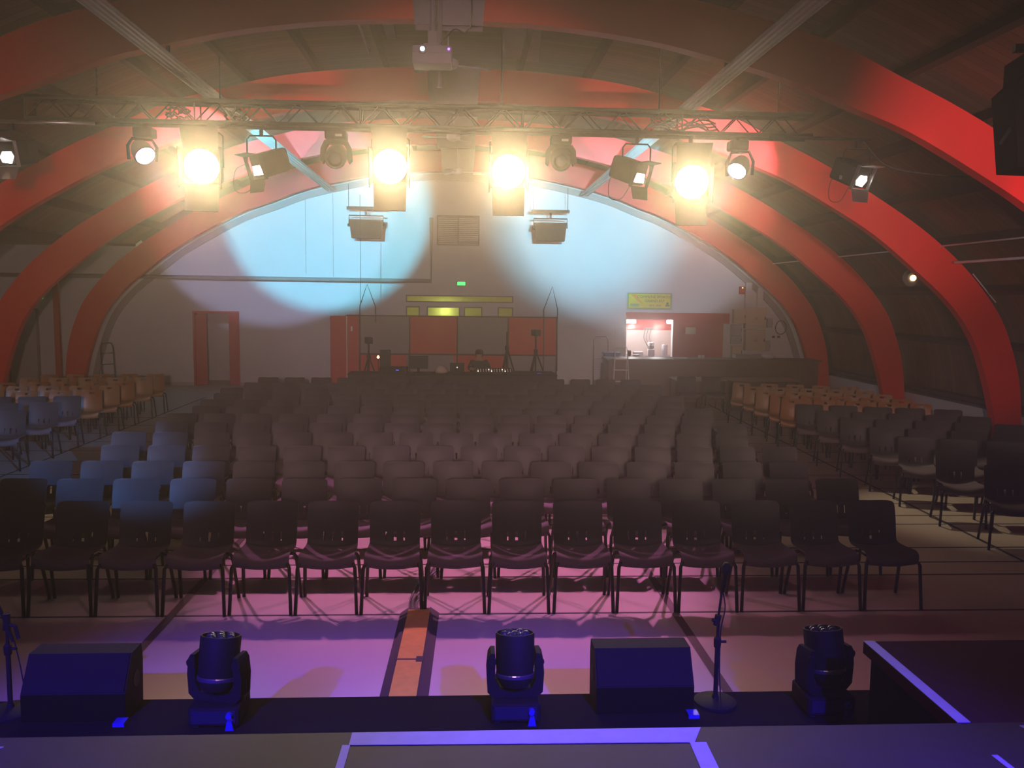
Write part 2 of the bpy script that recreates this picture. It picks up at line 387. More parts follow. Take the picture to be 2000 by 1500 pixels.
# pale ribbed trays running the length of the hall
for X, w in ((-3.66, 'left'), (3.30, 'right')):
    mb = MB().box(-.12, .12, 8.0, 24.2, 5.44, 5.46)
    for q in (-.11, -.04, .03, .10): mb.box(q-.006, q+.012, 8.0, 24.2, 5.41, 5.44)
    t = thing('cable_tray', 'long pale ribbed metal tray under the roof on the %s side' % w, 'cable tray', (X, 0, 0), 0, 'long roof trays')
    mb.obj('tray', M['tray'], t)
    for y in (11.2, 15.65, 20.0):
        MB().box(-.02, .02, y-.02, y+.02, 5.46, 5.62).obj('hanger', M['black'], t)
# skylights in the ridge
def ridge_z(x): return 6.70
def skylight(nm, pts, m_):
    q = [atz(*p, 6.62) for p in pts]
    mb = MB(); vs = [(a.x, a.y, 6.60) for a in q]+[(a.x, a.y, 6.66) for a in q]
    mb.add(vs, [(0, 1, 2, 3), (7, 6, 5, 4), (0, 4, 5, 1), (1, 5, 6, 2), (2, 6, 7, 3), (3, 7, 4, 0)])
    return structure(mb.obj(nm, m_))
skylight('window_1', [(742, 30), (764, 30), (774, 74), (755, 74)], M['skypanel'])
skylight('window_2', [(985, 45), (1058, 48), (1052, 118), (985, 112)], M['skypanel'])
skylight('trim_64', [(693, 30), (698, 30), (722, 100), (719, 104)], M['tray'])
# left aisle: slim red post, wall door, pipes
p = at(146, 500, 24.4); p.x = -11.15
tag(MB().box(-.07, .07, -.05, .05, 0, 3.78).obj('post', M['redwall'], None, False, (p.x, 24.4, 0)), 'slim dark red post standing in the left aisle by the end wall', 'post')
p = at(20, 600, 24.75); q = at(72, 740, 24.75)
d = thing('side_door', 'dim pale double door in the left aisle under the green exit light', 'door', ((p.x+q.x)/2, Y_BACK-.03, 0))
for s in (-1, 1):
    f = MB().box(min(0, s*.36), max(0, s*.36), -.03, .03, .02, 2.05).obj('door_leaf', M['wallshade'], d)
    MB().tube([(s*.06, -.05, 1.0), (s*.06, -.05, 1.14)], .012).obj('handle', M['steel'], f)
MB().box(-.42, -.37, -.05, .03, 0, 2.1).box(.37, .42, -.05, .03, 0, 2.1).box(-.42, .42, -.05, .03, 2.06, 2.12).obj('door_frame', M['grey'], d)
# open doorway with red jambs and the corridor behind it
structure(MB().box(DOOR[0]-.06, DOOR[0], Y_BACK-.03, Y_BACK+.2, 0, 2.1).box(DOOR[1], DOOR[1]+.06, Y_BACK-.03, Y_BACK+.2, 0, 2.1).box(DOOR[0], DOOR[1], Y_BACK-.03, Y_BACK+.2, 2.04, 2.1).obj('trim_65', M['redwall']))
structure(MB().box(DOOR[0], DOOR[0]+.30, Y_BACK+.03, Y_BACK+.08, .02, 2.02).obj('door_1', M['redwall']))
structure(MB().box(DOOR[1]-.24, DOOR[1]-.02, Y_BACK+.03, Y_BACK+.08, .02, 2.02).obj('door_2', M['redwall']))
structure(MB().box(-9, -5, 26.4, 26.5, 0, 2.6).box(-9, -5, 25.0, 26.5, 2.5, 2.6).box(-9.1, -9, 25, 26.5, 0, 2.6).box(-5, -4.9, 25, 26.5, 0, 2.6).obj('wall_corridor', M['wall']))
# room behind the window band, lit yellow
structure(MB().box(-2.2, 2.0, 26.6, 26.7, 1.6, 3.1).box(-2.2, 2.0, 25, 26.7, 3.0, 3.1).box(-2.2, 2.0, 25, 26.7, 1.6, 1.7).box(-2.3, -2.2, 25, 26.7, 1.6, 3.1).box(2.0, 2.1, 25, 26.7, 1.6, 3.1).obj('wall_upstairs', M['yellowroom']))
point('upstairs_light', (-.6, 26.35, 2.15), 5, (.95, 1, .42), .1)
for i, w_ in enumerate(WINS):
    g = MB(); x0, x1, z0, z1 = w_
    g.box(x0, x1, Y_BACK-.015, Y_BACK+.05, z1-.03, z1).box(x0, x1, Y_BACK-.015, Y_BACK+.05, z0, z0+.03).box(x0, x0+.03, Y_BACK-.015, Y_BACK+.05, z0, z1).box(x1-.03, x1, Y_BACK-.015, Y_BACK+.05, z0, z1)
    structure(g.obj('window_%d' % (3+i), M['grey']))
# kitchen behind the hatch
structure(MB().box(4.0, 6.8, 26.9, 27.0, 0, 1.62).obj('wall_kitchen', M['tile']))
structure(MB().box(4.0, 6.8, 26.88, 27.0, 1.62, 2.6).box(4.0, 6.8, 25, 27, 2.5, 2.6).box(3.9, 4, 25, 27, 0, 2.6).box(6.8, 6.9, 25, 27, 0, 2.6).obj('wall_kitchen_top', M['redwall']))
structure(MB().box(4.62, 6.06, Y_BACK-.12, Y_BACK+.35, .88, .92).obj('trim_66', M['steel']))
structure(MB().box(4.63, 7.67, Y_BACK-.02, Y_BACK-.002, 2.0, 2.2).box(6.03, 7.50, Y_BACK-.02, Y_BACK-.002, .1, 2.0).box(7.5, 7.67, Y_BACK-.02, Y_BACK-.002, 1.9, 2.0).obj('trim_67', M['redwall']))

# thin black floor lines and broad longitudinal lines
k = 70
for y in (6.92, 7.86, 8.25, 8.75, 9.7, 10.1, 10.7, 11.6, 12.5, 13.5, 14.4, 15.3, 16.2, 17.2, 18.3):
    structure(MB().box(-12, 10.2, y-.012, y+.012, 0, .003).obj('trim_%d' % k, M['line'])); k += 1
for (xa, ya), (xb, yb), w in [((5.62, 6.5), (6.05, 21), .02), ((-6.50, 9.0), (-6.47, 22), .02), ((-2.36, 4.9), (-2.36, 24.7), .035), ((1.77, 4.9), (1.77, 24.7), .035)]:
    mb = MB().add([(xa-w, ya, .004), (xa+w, ya, .004), (xb+w, yb, .004), (xb-w, yb, .004)], [(0, 1, 2, 3)])
    structure(mb.obj('trim_%d' % k, M['line'] if w < .03 else M['tape_line'])); k += 1

# ------------------------------------------------------------------ the stage
EDGE, APR = 3.27, 4.84
structure(MB().box(-6, 6, -3.0, EDGE, .80, .90).obj('floor_stage', M['deck']))
tag(MB().box(-6, 6, EDGE-.3, EDGE-.02, 0, .8).obj('stage_skirt', M['apron']), 'black skirt under the front edge of the high stage deck', 'stage')
tag(MB().bbox(-6, 6, EDGE+.0, APR, .0, .30, .012).obj('stage_apron', M['apron']), 'low black stage step carrying the moving lights and monitors', 'stage')
t = thing('stage_extension', 'raised maroon stage deck at the right with a white taped edge', 'stage', (0, 0, 0))
MB().box(2.02, 6, EDGE+.002, 4.11, .84, .90).obj('deck', M['maroon'], t)
MB().box(2.05, 6, EDGE+.002, 4.08, .302, .84).obj('skirt', M['apron'], t)
MB().box(2.02, 2.075, EDGE+.002, 4.11, .90, .903).obj('edge_tape', M['whitetape'], t)
# tape outline on the near deck
k2 = [((-.43, 3.16), (.93, 3.14), (.93, 3.20), (-.43, 3.22)),]
def strip(name, pts, label):
    mb = MB(); z = .9025
    mb.add([(x, y, z) for x, y in pts], [(0, 1, 2, 3)]).add([(x, y, .9005) for x, y in pts], [(3, 2, 1, 0)])
    return tag(mb.obj(name, M['whitetape']), label, 'tape')
strip('floor_tape', [(-.43, 3.17), (.90, 3.15), (.955, 3.265), (-.43, 3.265)], 'white tape strip along the front edge of the near deck')
strip('floor_tape', [(.86, 2.6), (.93, 2.6), (.945, 3.15), (.88, 3.15)], 'white tape strip running back from the right corner of the taped outline')
strip('floor_tape', [(-.465, 2.6), (-.435, 2.6), (-.425, 3.17), (-.455, 3.17)], 'faint thin tape strip running back from the left corner of the taped outline')
strip('floor_tape', [(-1.90, 3.0), (-1.84, 3.0), (-1.72, 3.2), (-1.78, 3.2)], 'short slanted tape mark at the far left of the deck')
strip('floor_tape', [(2.02, 2.8), (2.045, 2.8), (2.03, 3.02), (2.005, 3.02)], 'thin tape mark near the right end of the deck')
strip('floor_tape', [(2.28, 3.17), (2.5, 3.17), (2.5, 3.24), (2.26, 3.24)], 'white tape scrap at the right border of the deck')

# ------------------------------------------------------------------ moving-head lights on the step
def moving_head(name, label, X, Y, tilt, pan):
    t = thing(name, label, 'stage light', (X, Y, .30), 0, 'moving lights on the stage step')
    MB().bbox(-.135, .135, -.125, .125, .012, .115, .012).obj('base', M['cab'], t)
    b = MB()
    for sx in (-1, 1):
        for sy in (-1, 1): b.box(sx*.10-.015, sx*.10+.015, sy*.09-.015, sy*.09+.015, 0, .012)
    b.obj('feet', M['rubber'], t)
    MB().bbox(-.115, .115, -.130, -.124, .03, .10, .002).obj('control_panel', M['glass'], t)
    MB().lathe([(.016, -.150), (.018, -.126)], 16, 'Y', (.085, 0, .078)).obj('power_socket', M['blueknob'], t)
    MB().prism([(.065, .0), (.11, .0), (.10, .05), (.075, .05)], -.148, -.128, 'Y').obj('power_plug', M['blueknob'], t)
    # U-shaped yoke
    y = MB(); y.m = Matrix.Rotation(pan, 4, 'Z')
    outer = [(-.152, .15), (-.158, .26), (-.150, .345), (-.135, .37), (-.112, .37), (-.109, .33), (-.112, .22), (-.085, .165), (0, .145), (.085, .165), (.112, .22), (.109, .33), (.112, .37), (.135, .37), (.150, .345), (.158, .26), (.152, .15), (.12, .118), (-.12, .118)]
    y.prism(outer, -.055, .055, 'Y')
    yo = y.obj('yoke', M['cab'], t, 'auto')
    for s in (-1, 1):
        q = MB(); q.m = Matrix.Rotation(pan, 4, 'Z'); q.lathe([(.026, -.064), (.026, -.054)], 16, 'Y', (s*.131, 0, .325)).obj('tilt_lock', M['cab'], yo)
    R = Matrix.Rotation(pan, 4, 'Z') @ Matrix.Translation((0, 0, .318)) @ Matrix.Rotation(tilt, 4, 'X')
    hd = MB(); hd.m = R
    hd.lathe([(.03, -.155), (.075, -.145), (.097, -.11), (.103, -.07), (.107, .0), (.108, .135), (.104, .143), (.098, .143), (.098, .128)], 32)
    h_ = hd.obj('head', M['black'], t, 'auto')
    rg = MB(); rg.m = R; rg.lathe([(.099, -.095), (.106, -.09), (.107, -.075), (.103, -.07)], 32).obj('head_ring', M['steel'], h_)
    ln = MB(); ln.m = R; ln.lathe([(.098, .128), (0, .1285)], 32).obj('front_glass', M['glass'], h_)
    for i in range(7):
        a = 2*PI*i/6; rr = 0 if i == 6 else .058
        c = MB(); c.m = R; c.lathe([(.027, .128), (.0245, .138), (.018, .147), (.009, .152), (0, .1535)], 16, 'Z', (rr*math.cos(a), rr*math.sin(a), 0)).obj('lens', M['glass'], h_, True)
    return t
moving_head('moving_light', 'black moving head light on the step, left of the yellow cable ramp', -1.32, 4.60, math.radians(-12), math.radians(-14))
moving_head('moving_light', 'black moving head light on the step, just right of the yellow cable ramp', .29, 4.60, math.radians(-10), 0)
moving_head('moving_light', 'black moving head light on the step beside the maroon stage extension', 2.05, 4.62, math.radians(-12), math.radians(16))

# ------------------------------------------------------------------ wedge monitors
def wedge(label, X, Y, rz):
    t = thing('stage_monitor', label, 'speaker', (X, Y, .30), rz, 'floor monitors on the step')
    # wedge: sloping grille faces the stage (-Y side)
    prof = [(-.13, .0), (-.13, .155), (-.02, .335), (.12, .335), (.135, .25), (.12, .0)]
    MB().prism(prof, -.275, .275, 'X').obj('cabinet', M['cab'], t)
    MB().box(-.274, .274, -.134, -.130, .002, .150).obj('kick_shade', M['matte'], t)  # added dark sheet: shade on the lower front put into the colour
    a, b = Vector((-.13, .16)), Vector((-.022, .332)); nrm = Vector((-(b-a).y, (b-a).x)).normalized()*.008
    MB().prism([tuple(a), tuple(b), tuple(b+nrm), tuple(a+nrm)], -.268, .268, 'X').obj('grille', M['grille'], t)
    for s in (-1, 1):
        MB().lathe([(.045, s*.275), (.045, s*.278), (.034, s*.277), (.02, s*.2755)], 20, 'X', (0, .03, .17)).obj('side_handle', M['rubber'], t)
    MB().box(.23, .29, -.20, -.135, .0, .022).obj('cable_plug', M['blueknob'], t)
    return t
wedge('black wedge floor monitor at the left end of the step', -2.09, 4.71, 0)
wedge('black wedge floor monitor between the middle moving light and the right microphone stand', 1.02, 4.71, 0)

# ------------------------------------------------------------------ microphone stands
def mic_stand(label, X, Y, kind):
    t = thing('microphone_stand', label, 'microphone stand', (X, Y, .30), 0, 'microphone stands on the step')
    MB().lathe([(.12, 0), (.12, .012), (.10, .022), (.02, .03), (.016, .05)], 28).obj('base', M['black'], t, 'auto')
    MB().tube([(0, 0, .03), (0, 0, .36)], .0135).obj('lower_tube', M['black'], t)
    MB().tube([(0, 0, .36), (.002, 0, .50)], .0095).obj('upper_tube', M['black'], t)
    MB().lathe([(.019, .33), (.021, .35), (.021, .38), (.013, .39)], 14).tube([(.01, 0, .362), (.05, -.005, .364)], .008).obj('height_clutch', M['black'], t)
    if kind == 'up':
        MB().tube([(-.01, 0, .46), (.0, 0, .52)], .019).tube([(-.035, 0, .49), (0, 0, .49)], .011).obj('boom_clutch', M['black'], t)
        MB().tube([(0, 0, .50), (.020, .01, .68)], .007).obj('boom', M['black'], t)
        m_ = MB().tube([(.018, .01, .66), (.026, .01, .72)], [.009, .013]); m_.obj('microphone_clip', M['black'], t)
        MB().tube([(.020, .0, .655), (.030, 0, .76), (.031, 0, .765), (.036, 0, .80), (.038, 0, .825)], [.010, .015, .024, .026, .014], 14).obj('microphone', M['black'], t, True)
        MB().tube(spline([(.024, 0, .65), (.04, .01, .55), (.02, .01, .42), (.018, 0, .2), (.03, 0, .03)], 6), .004, 6).obj('microphone_cable', M['cable'], t)
    else:
        MB().tube([(0, 0, .47), (.002, 0, .56)], .02).tube([(.0, 0, .5), (.045, 0, .49), (.06, 0, .42)], .011).obj('boom_clutch', M['black'], t)
        MB().tube([(.03, 0, .40), (-.02, 0, .55), (-.22, .0, 1.05)], .008).obj('boom', M['black'], t)
        MB().tube(spline([(-.15, 0, .9), (.0, .01, .50), (.05, .01, .3), (.09, 0, .03)], 6), .004, 6).obj('microphone_cable', M['cable'], t)
    return t
q = atz(20, 1365, .3); mic_stand('black microphone stand with raised boom at the left edge, beside the left monitor', q.x*4.70/q.y, 4.70, 'boom')
q = atz(1397, 1366, .3); mic_stand('upright black microphone stand right of the right monitor', q.x*4.70/q.y, 4.70, 'up')

# ------------------------------------------------------------------ cable ramp and its cables
t = thing('cable_ramp', 'black rubber cable ramp with yellow lid leading away from the stage', 'cable ramp', (-.475, 0, 0))
t.rotation_euler = (0, 0, math.radians(-1.0))
mb = MB().prism([(-.16, .001), (-.09, .05), (-.085, .055), (-.085, .001)], 4.9, 6.95, 'Y').prism([(.16, .001), (.09, .05), (.085, .055), (.085, .001)], 4.9, 6.95, 'Y')
mb.box(-.085, .085, 4.9, 6.95, .001, .045)
mb.obj('ramp_body', M['rubber'], t)
mb = MB().box(-.088, .088, 4.9, 5.9, .045, .058).box(-.088, .088, 5.905, 6.88, .045, .058)
mb.obj('lid', M['yellow'], t)
MB().box(-.095, .095, 5.893, 5.912, .044, .06).box(.045, .095, 5.86, 5.95, .056, .0605).obj('hinge', M['rubber'], t)
for i, dx in enumerate((-.03, 0, .03)):
    pts = spline([(-.40+dx, 6.90, .03), (-.42+dx, 7.15, .012), (-.38+dx*1.6, 7.45, .012), (-.33+dx, 7.8, .012), (-.22+dx*1.5, 8.2, .012), (-.16+dx, 9, .012), (-.2+dx, 10.5, .012)], 6)
    tag(MB().tube([p+Vector((-.0, 0, 0)) for p in pts], .010, 6).obj('cable', M['cable']), ['leftmost', 'middle', 'rightmost'][i]+' of the three black cables leaving the far end of the ramp', 'cable', 'cables beyond the ramp')

# ------------------------------------------------------------------ chairs
def shell_profile(s):
    """side profile of the one-piece shell; s 0 = seat front lip, 1 = top of the back"""
    P = [(-.232, .368), (-.250, .402), (-.232, .434), (-.18, .447), (-.05, .438), (.08, .432), (.145, .442), (.185, .48), (.205, .56), (.225, .66), (.255, .76), (.285, .82)]
    t = s*(len(P)-1); i = min(int(t), len(P)-2); f = t-i
    q = [Vector((*P[max(0, min(len(P)-1, i+k))], 0)) for k in (-1, 0, 1, 2)]
    a, b, c, d = q
    return .5*((2*b)+(c-a)*f+(2*a-5*b+4*c-d)*f*f+(3*b-a-3*c+d)*f**3)
def half_w(s):
    if s < .08: return .195+.035*math.sin(s/.08*PI/2)
    if s < .5: return .230-.012*(s-.08)/.42
    if s < .62: return .218-.004*(s-.5)/.12
    if s < .93: return .214+.004*(s-.62)/.31
    return .218-.035*((s-.93)/.07)**2.2
def shell(s0, s1, ns, nu, slots=(), th=.009, wood=False):
    global WOODY
    WOODY = wood
    ss = [s0+(s1-s0)*i/ns for i in range(ns+1)]; us = [-1+2*j/nu for j in range(nu+1)]
    top, bot = [], []
    for s in ss:
        p = shell_profile(s); e = .01; q = shell_profile(min(1, s+e))-shell_profile(max(0, s-e)); nrm = Vector((-q.y, q.x)).normalized()
        w = half_w(s)*((.93 if s < .55 else .93-.13*(s-.55)/.45) if WOODY else 1)
        for u in us:
            curve = (.035 if s > .55 else .045)*(u*u)         # edges lifted toward the sitter
            if .18 < s <= .62: curve = .045*u*u
            if s <= .18: curve = .045*u*u*(s/.18)+.012*u*u*(1-s/.18)
            if .55 < s <= .7: curve = (.045-.010*(s-.55)/.15)*u*u
            if s > .93: 
                pass
            y = p.x+nrm.x*curve; z = p.y+nrm.y*curve
            if s < .35: y += .085*u*u*(1-s/.35)
            if s > .93: z -= .012*abs(u)**4*((s-.93)/.07)
            top.append((u*w, y, z)); bot.append((u*w, y-nrm.x*th, z-nrm.y*th))
    N = nu+1; fs = []; off = len(top)
    hole = set()
    for i in range(ns):
        for j in range(nu):
            um = (us[j]+us[j+1])/2*.215; sm = (ss[i]+ss[i+1])/2
            for (xa, xb, sa, sb) in slots:
                if xa < um < xb and sa < sm < sb: hole.add((i, j))
    for i in range(ns):
        for j in range(nu):
            if (i, j) in hole: continue
            a, b, c, d = i*N+j, i*N+j+1, (i+1)*N+j+1, (i+1)*N+j
            fs += [(a, b, c, d), (off+d, off+c, off+b, off+a)]
            for (di, dj, e1, e2) in ((-1, 0, a, b), (1, 0, c, d), (0, -1, d, a), (0, 1, b, c)):
                ii, jj = i+di, j+dj
                if ii < 0 or ii >= ns or jj < 0 or jj >= nu or (ii, jj) in hole: fs.append((e2, e1, off+e1, off+e2))
    return MB().add(top+bot, fs)
SLOT = [(x-.0062, x+.0062, .655, .735) for x in (-.083, 0, .083)]
CHAIR_PARTS = {}
def chair_meshes(kind):
    if kind == 'black':
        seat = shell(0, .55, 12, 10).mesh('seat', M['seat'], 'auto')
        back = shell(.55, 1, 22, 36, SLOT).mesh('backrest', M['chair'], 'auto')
        lm = M['chairleg']
    else:
        seat = shell(0, .55, 12, 10, wood=True).mesh('seat', M[kind], 'auto')
        back = shell(.55, 1, 22, 22, [(-.055, .055, .90, .94)], wood=True).mesh('backrest', M[kind], 'auto')
        lm = M['chairleg']
    legs = []
    for s in (-1, 1):
        legs.append(MB().tube([(s*.175, -.17, .425), (s*.215, -.215, .415), (s*.232, -.235, .38), (s*.248, -.27, 0)], .015, 8).mesh('leg', lm, True))
        legs.append(MB().tube([(s*.175, .06, .42), (s*.21, .075, .41), (s*.225, .085, .38), (s*.245, .175, 0)], .015, 8).mesh('leg', lm, True))
    fr = MB()
    for s in (-1, 1): fr.tube([(s*.175, -.17, .425), (s*.17, .06, .42)], .010, 6)
    fr.tube([(-.17, -.06, .422), (.17, -.06, .422)], .010, 6)
    fr = fr.mesh('seat_frame', lm, True)
    return [('seat', seat), ('backrest', back), ('seat_frame', fr)] + [('leg', l) for l in legs]
def make_chair(kind, name, label, loc, rz, group):
    if kind not in CHAIR_PARTS: CHAIR_PARTS[kind] = chair_meshes(kind)
    t = thing(name, label, 'chair', loc, rz, group)
    for nm, me in CHAIR_PARTS[kind]:
        o = bpy.data.objects.new(nm, me); C.objects.link(o); o.parent = t
    return t
ORD = ['first', 'second', 'third', 'fourth', 'fifth', 'sixth', 'seventh', 'eighth', 'ninth', 'tenth', 'eleventh', 'twelfth', 'thirteenth', 'fourteenth', 'fifteenth', 'sixteenth', 'seventeenth']
ROWS = [(7.19, -3.76, 3.64, 15), (8.11, -4.18, 3.74, 16), (9.00, -4.34, 3.58, 16), (9.98, -4.00, 3.84, 16), (10.98, -4.28, 3.55, 16), (11.85, -4.03, 3.83, 16), (12.75, -4.20, 3.55, 15),
        (13.62, -4.08, 3.85, 16), (14.5, -4.22, 3.55, 15), (15.4, -4.25, 3.83, 16), (16.35, -4.4, 3.58, 16), (17.35, -4.2, 3.85, 16), (18.5, -4.2, 3.65, 15)]
for i, (y, xa, xb, n) in enumerate(ROWS):
    rowname = 'front row' if i == 0 else ('rearmost row' if i == len(ROWS)-1 else ORD[i]+' row from the stage')
    for j in range(n):
        x = xa+(xb-xa)*j/(n-1)
        where = 'at the left end' if j == 0 else ('at the right end' if j == n-1 else ORD[j]+' from the left')
        make_chair('black', 'stacking_chair', 'black plastic chair, %s, in the %s' % (where, rowname), (x+random.uniform(-.006, .006), y+random.uniform(-.012, .012), 0), random.uniform(-.015, .015), 'black chairs in the centre block')
# side blocks, turned toward the stage
def block(side, x0, rows, slope, ncols, pitch=.54):
    for i, (yf, kind) in enumerate(rows):
        rz = -side*math.atan(slope)
        for j in range(ncols):
            d = Vector((side*math.cos(math.atan(slope)), -math.sin(math.atan(slope)) if side > 0 else -math.sin(math.atan(slope)), 0))
            p = Vector((x0, yf, 0)) + d*(pitch*j)
            u, v = px_of((p.x, p.y, .7))
            if u < -45 or u > 2045: continue
            col = {'black': 'black plastic', 'wood': 'orange plywood', 'ply': 'pale plywood'}[kind]
            wh = 'on the aisle' if j == 0 else ORD[j]+' from the aisle'
            make_chair(kind, 'stacking_chair' if kind == 'black' else 'plywood_chair', '%s chair %s, %s row of the %s side block' % (col, wh, ORD[i], 'right' if side > 0 else 'left'),
                       (p.x+random.uniform(-.02, .02), p.y+random.uniform(-.02, .02), 0), rz+random.uniform(-.03, .03), ('black' if kind == 'black' else 'plywood')+' chairs in the %s side block' % ('right' if side > 0 else 'left'))
block(1, 5.88, [(8.85, 'black'), (9.8, 'black'), (10.75, 'black'), (11.6, 'black'), (12.55, 'black'), (13.4, 'black'), (14.25, 'black'), (15.05, 'wood'), (15.7, 'wood'), (16.45, 'ply'), (17.2, 'ply'), (17.95, 'ply')], .30, 5)
block(-1, -6.72, [(11.9, 'black'), (12.95, 'black'), (13.95, 'black'), (14.85, 'black'), (15.8, 'wood'), (16.6, 'ply'), (17.4, 'wood'), (18.3, 'ply'), (19.1, 'wood')], .18, 5)

# ------------------------------------------------------------------ lighting truss
TL, TR = -5.72, 4.72
t = thing('lighting_truss', 'long black box truss carrying the stage lamps under the roof', 'truss', (0, TRUSS_Y, 0))
ZT, ZB = 5.12, 4.84
for yy in (-.14, .14):
    for zz in (ZT, ZB):
        MB().tube([(TL, yy, zz), (TR, yy, zz)], .030, 10).obj('chord', M['truss'], t, True)
lat = MB(); x = TL; up_ = True; st = .27
while x+st <= TR+.01:
    for yy in (-.14, .14):
        lat.tube([(x, yy, ZB if up_ else ZT), (x+st, yy, ZT if up_ else ZB)], .010, 6)
    for zz in (ZT, ZB):
        lat.tube([(x, -.14 if up_ else .14, zz), (x+st, .14 if up_ else -.14, zz)], .010, 6)
    if int(round((x-TL)/st)) % 8 == 0:
        lat.tube([(x, -.14, ZB), (x, -.14, ZT)], .012, 6).tube([(x, .14, ZB), (x, .14, ZT)], .012, 6)
    x += st; up_ = not up_
lat.obj('lattice', M['truss'], t)
for nm, a, b, z, yy in (('left', TL-.5, TL+.9, 4.78, -.10), ('right', 4.1, 5.5, 4.80, -.10)):
    tag(MB().tube([(a, TRUSS_Y-.20, z), (b, TRUSS_Y-.20, z)], .024, 10).obj('lamp_bar', M['steel'] if nm == 'left' else M['truss'], None, True),
        'steel pipe reaching past the %s end of the truss' % nm, 'pipe')
# suspension: chains and rods
for px_, label in ((190, 'dark hoist chain holding the left part of the truss'), (430, 'thin drop wire above the left bright lamp'), (979, 'thin steel rod holding the middle of the truss'), (1520, 'dark drop wire holding the right part of the truss'), (1287, 'thin drop wire beside the right roof tray')):
    p = at(px_, 215, TRUSS_Y)
    zt = 6.62 if abs(p.x) < 1.5 else (6.4 if abs(p.x) < 3.2 else 5.72)
    mb = MB(); r_ = .022 if px_ == 190 else .008
    if px_ == 190:
        z = 5.14
        while z < zt-.02:
            mb.tube([(0, 0, z), (0, 0, z+.05)], .016, 6); mb.tube([(0, 0, z+.04), (0, 0, z+.09)], .008, 6); z += .085
        mb.tube([(0, 0, 5.55), (0, 0, 5.95)], .05, 10)
    else: mb.tube([(0, 0, 5.14), (0, 0, zt)], r_, 6)
    tag(mb.obj('hanging_wire' if px_ != 190 else 'hoist_chain', M['truss'], None, False, (p.x, TRUSS_Y, 0)), label, 'wire' if px_ != 190 else 'chain')

# lamps ---------------------------------------------------------------
def clamp(t, z0, z1):
    MB().box(-.022, .022, -.03, .03, z0, z1).lathe([(.035, -.02), (.035, .02)], 12, 'Y', (0, 0, z1)).obj('clamp', M['black'], t)
def fresnel(px_, py_, label, tgt, power):
    p = at(px_, py_, TRUSS_Y-.05); zc = p.z
    t = thing('stage_lamp', label, 'stage light', (p.x, TRUSS_Y-.05, zc), 0, 'blinding warm lamps on the truss')
    v = (Vector(tgt)-p).normalized(); yaw = math.atan2(v.x, -v.y); tl = math.asin(-v.z)
    R = Matrix.Rotation(yaw, 4, 'Z') @ Matrix.Rotation(tl, 4, 'X')
    b = MB(); b.m = R; b.bbox(-.24, .24, -.06, .36, -.23, .25, .03).obj('lamp_body', M['black'], t)
    b = MB(); b.m = R; b.lathe([(.246, -.09), (.246, -.06), (.225, -.06), (.225, -.09), (.246, -.09)], 32, 'Y').obj('lens_ring', M['black'], t, 'auto')
    b = MB(); b.m = R; b.lathe([(.225, -.062), (.14, -.082), (0, -.092)], 32, 'Y').obj('lens', M['lampwarm'], t, True)
    # barn doors: top, bottom and two sides, opened outward
    def door(pts, nm='barn_door'):
        q = MB(); q.m = R
        a = [Vector(x_) for x_ in pts]; nn = (a[1]-a[0]).cross(a[3]-a[0]).normalized()*.004
        q.add([x_-nn for x_ in a]+[x_+nn for x_ in a], [(0, 1, 2, 3), (7, 6, 5, 4), (0, 4, 5, 1), (1, 5, 6, 2), (2, 6, 7, 3), (3, 7, 4, 0)]); return q.obj(nm, M['black'], t)
    door([(-.22, -.09, .225), (.22, -.09, .225), (.24, -.22, .52), (-.24, -.22, .52)])
    door([(-.22, -.09, -.225), (.22, -.09, -.225), (.21, -.30, -.56), (-.21, -.30, -.56)])
    door([(-.235, -.09, -.20), (-.235, -.09, .20), (-.262, -.33, .26), (-.262, -.33, -.26)])
    door([(.235, -.09, -.20), (.235, -.09, .20), (.262, -.33, .26), (.262, -.33, -.26)])
    top = 4.80-zc
    MB().tube([(-.25, .1, 0), (-.25, .1, top-.10), (-.2, .1, top-.06), (.2, .1, top-.06), (.25, .1, top-.10), (.25, .1, 0)], .012, 8).obj('yoke', M['black'], t)
    q = MB(); q.m = Matrix.Translation((0, .0, 0)); q.box(-.022, .022, .06, .13, top-.06, top+.04); q.obj('clamp', M['black'], t)
    sp = spot('warm_beam', p+v*.37, tgt, power, WARM, 56, .9, .12)
    return t
fresnel(395, 325, 'blinding warm lamp with barn doors, leftmost of the four on the truss', (-1.2, -1.0, 1.7), 420)
fresnel(762, 325, 'blinding warm lamp hanging left of the ceiling fans, right of the left dark moving light', (-.4, -1.0, 1.7), 380)
fresnel(993, 335, 'largest blinding warm lamp, at the middle of the truss', (.3, -1.0, 1.7), 460)
fresnel(1350, 355, 'blinding warm lamp with barn doors, rightmost of the four on the truss', (1.2, -1.0, 1.7), 420)

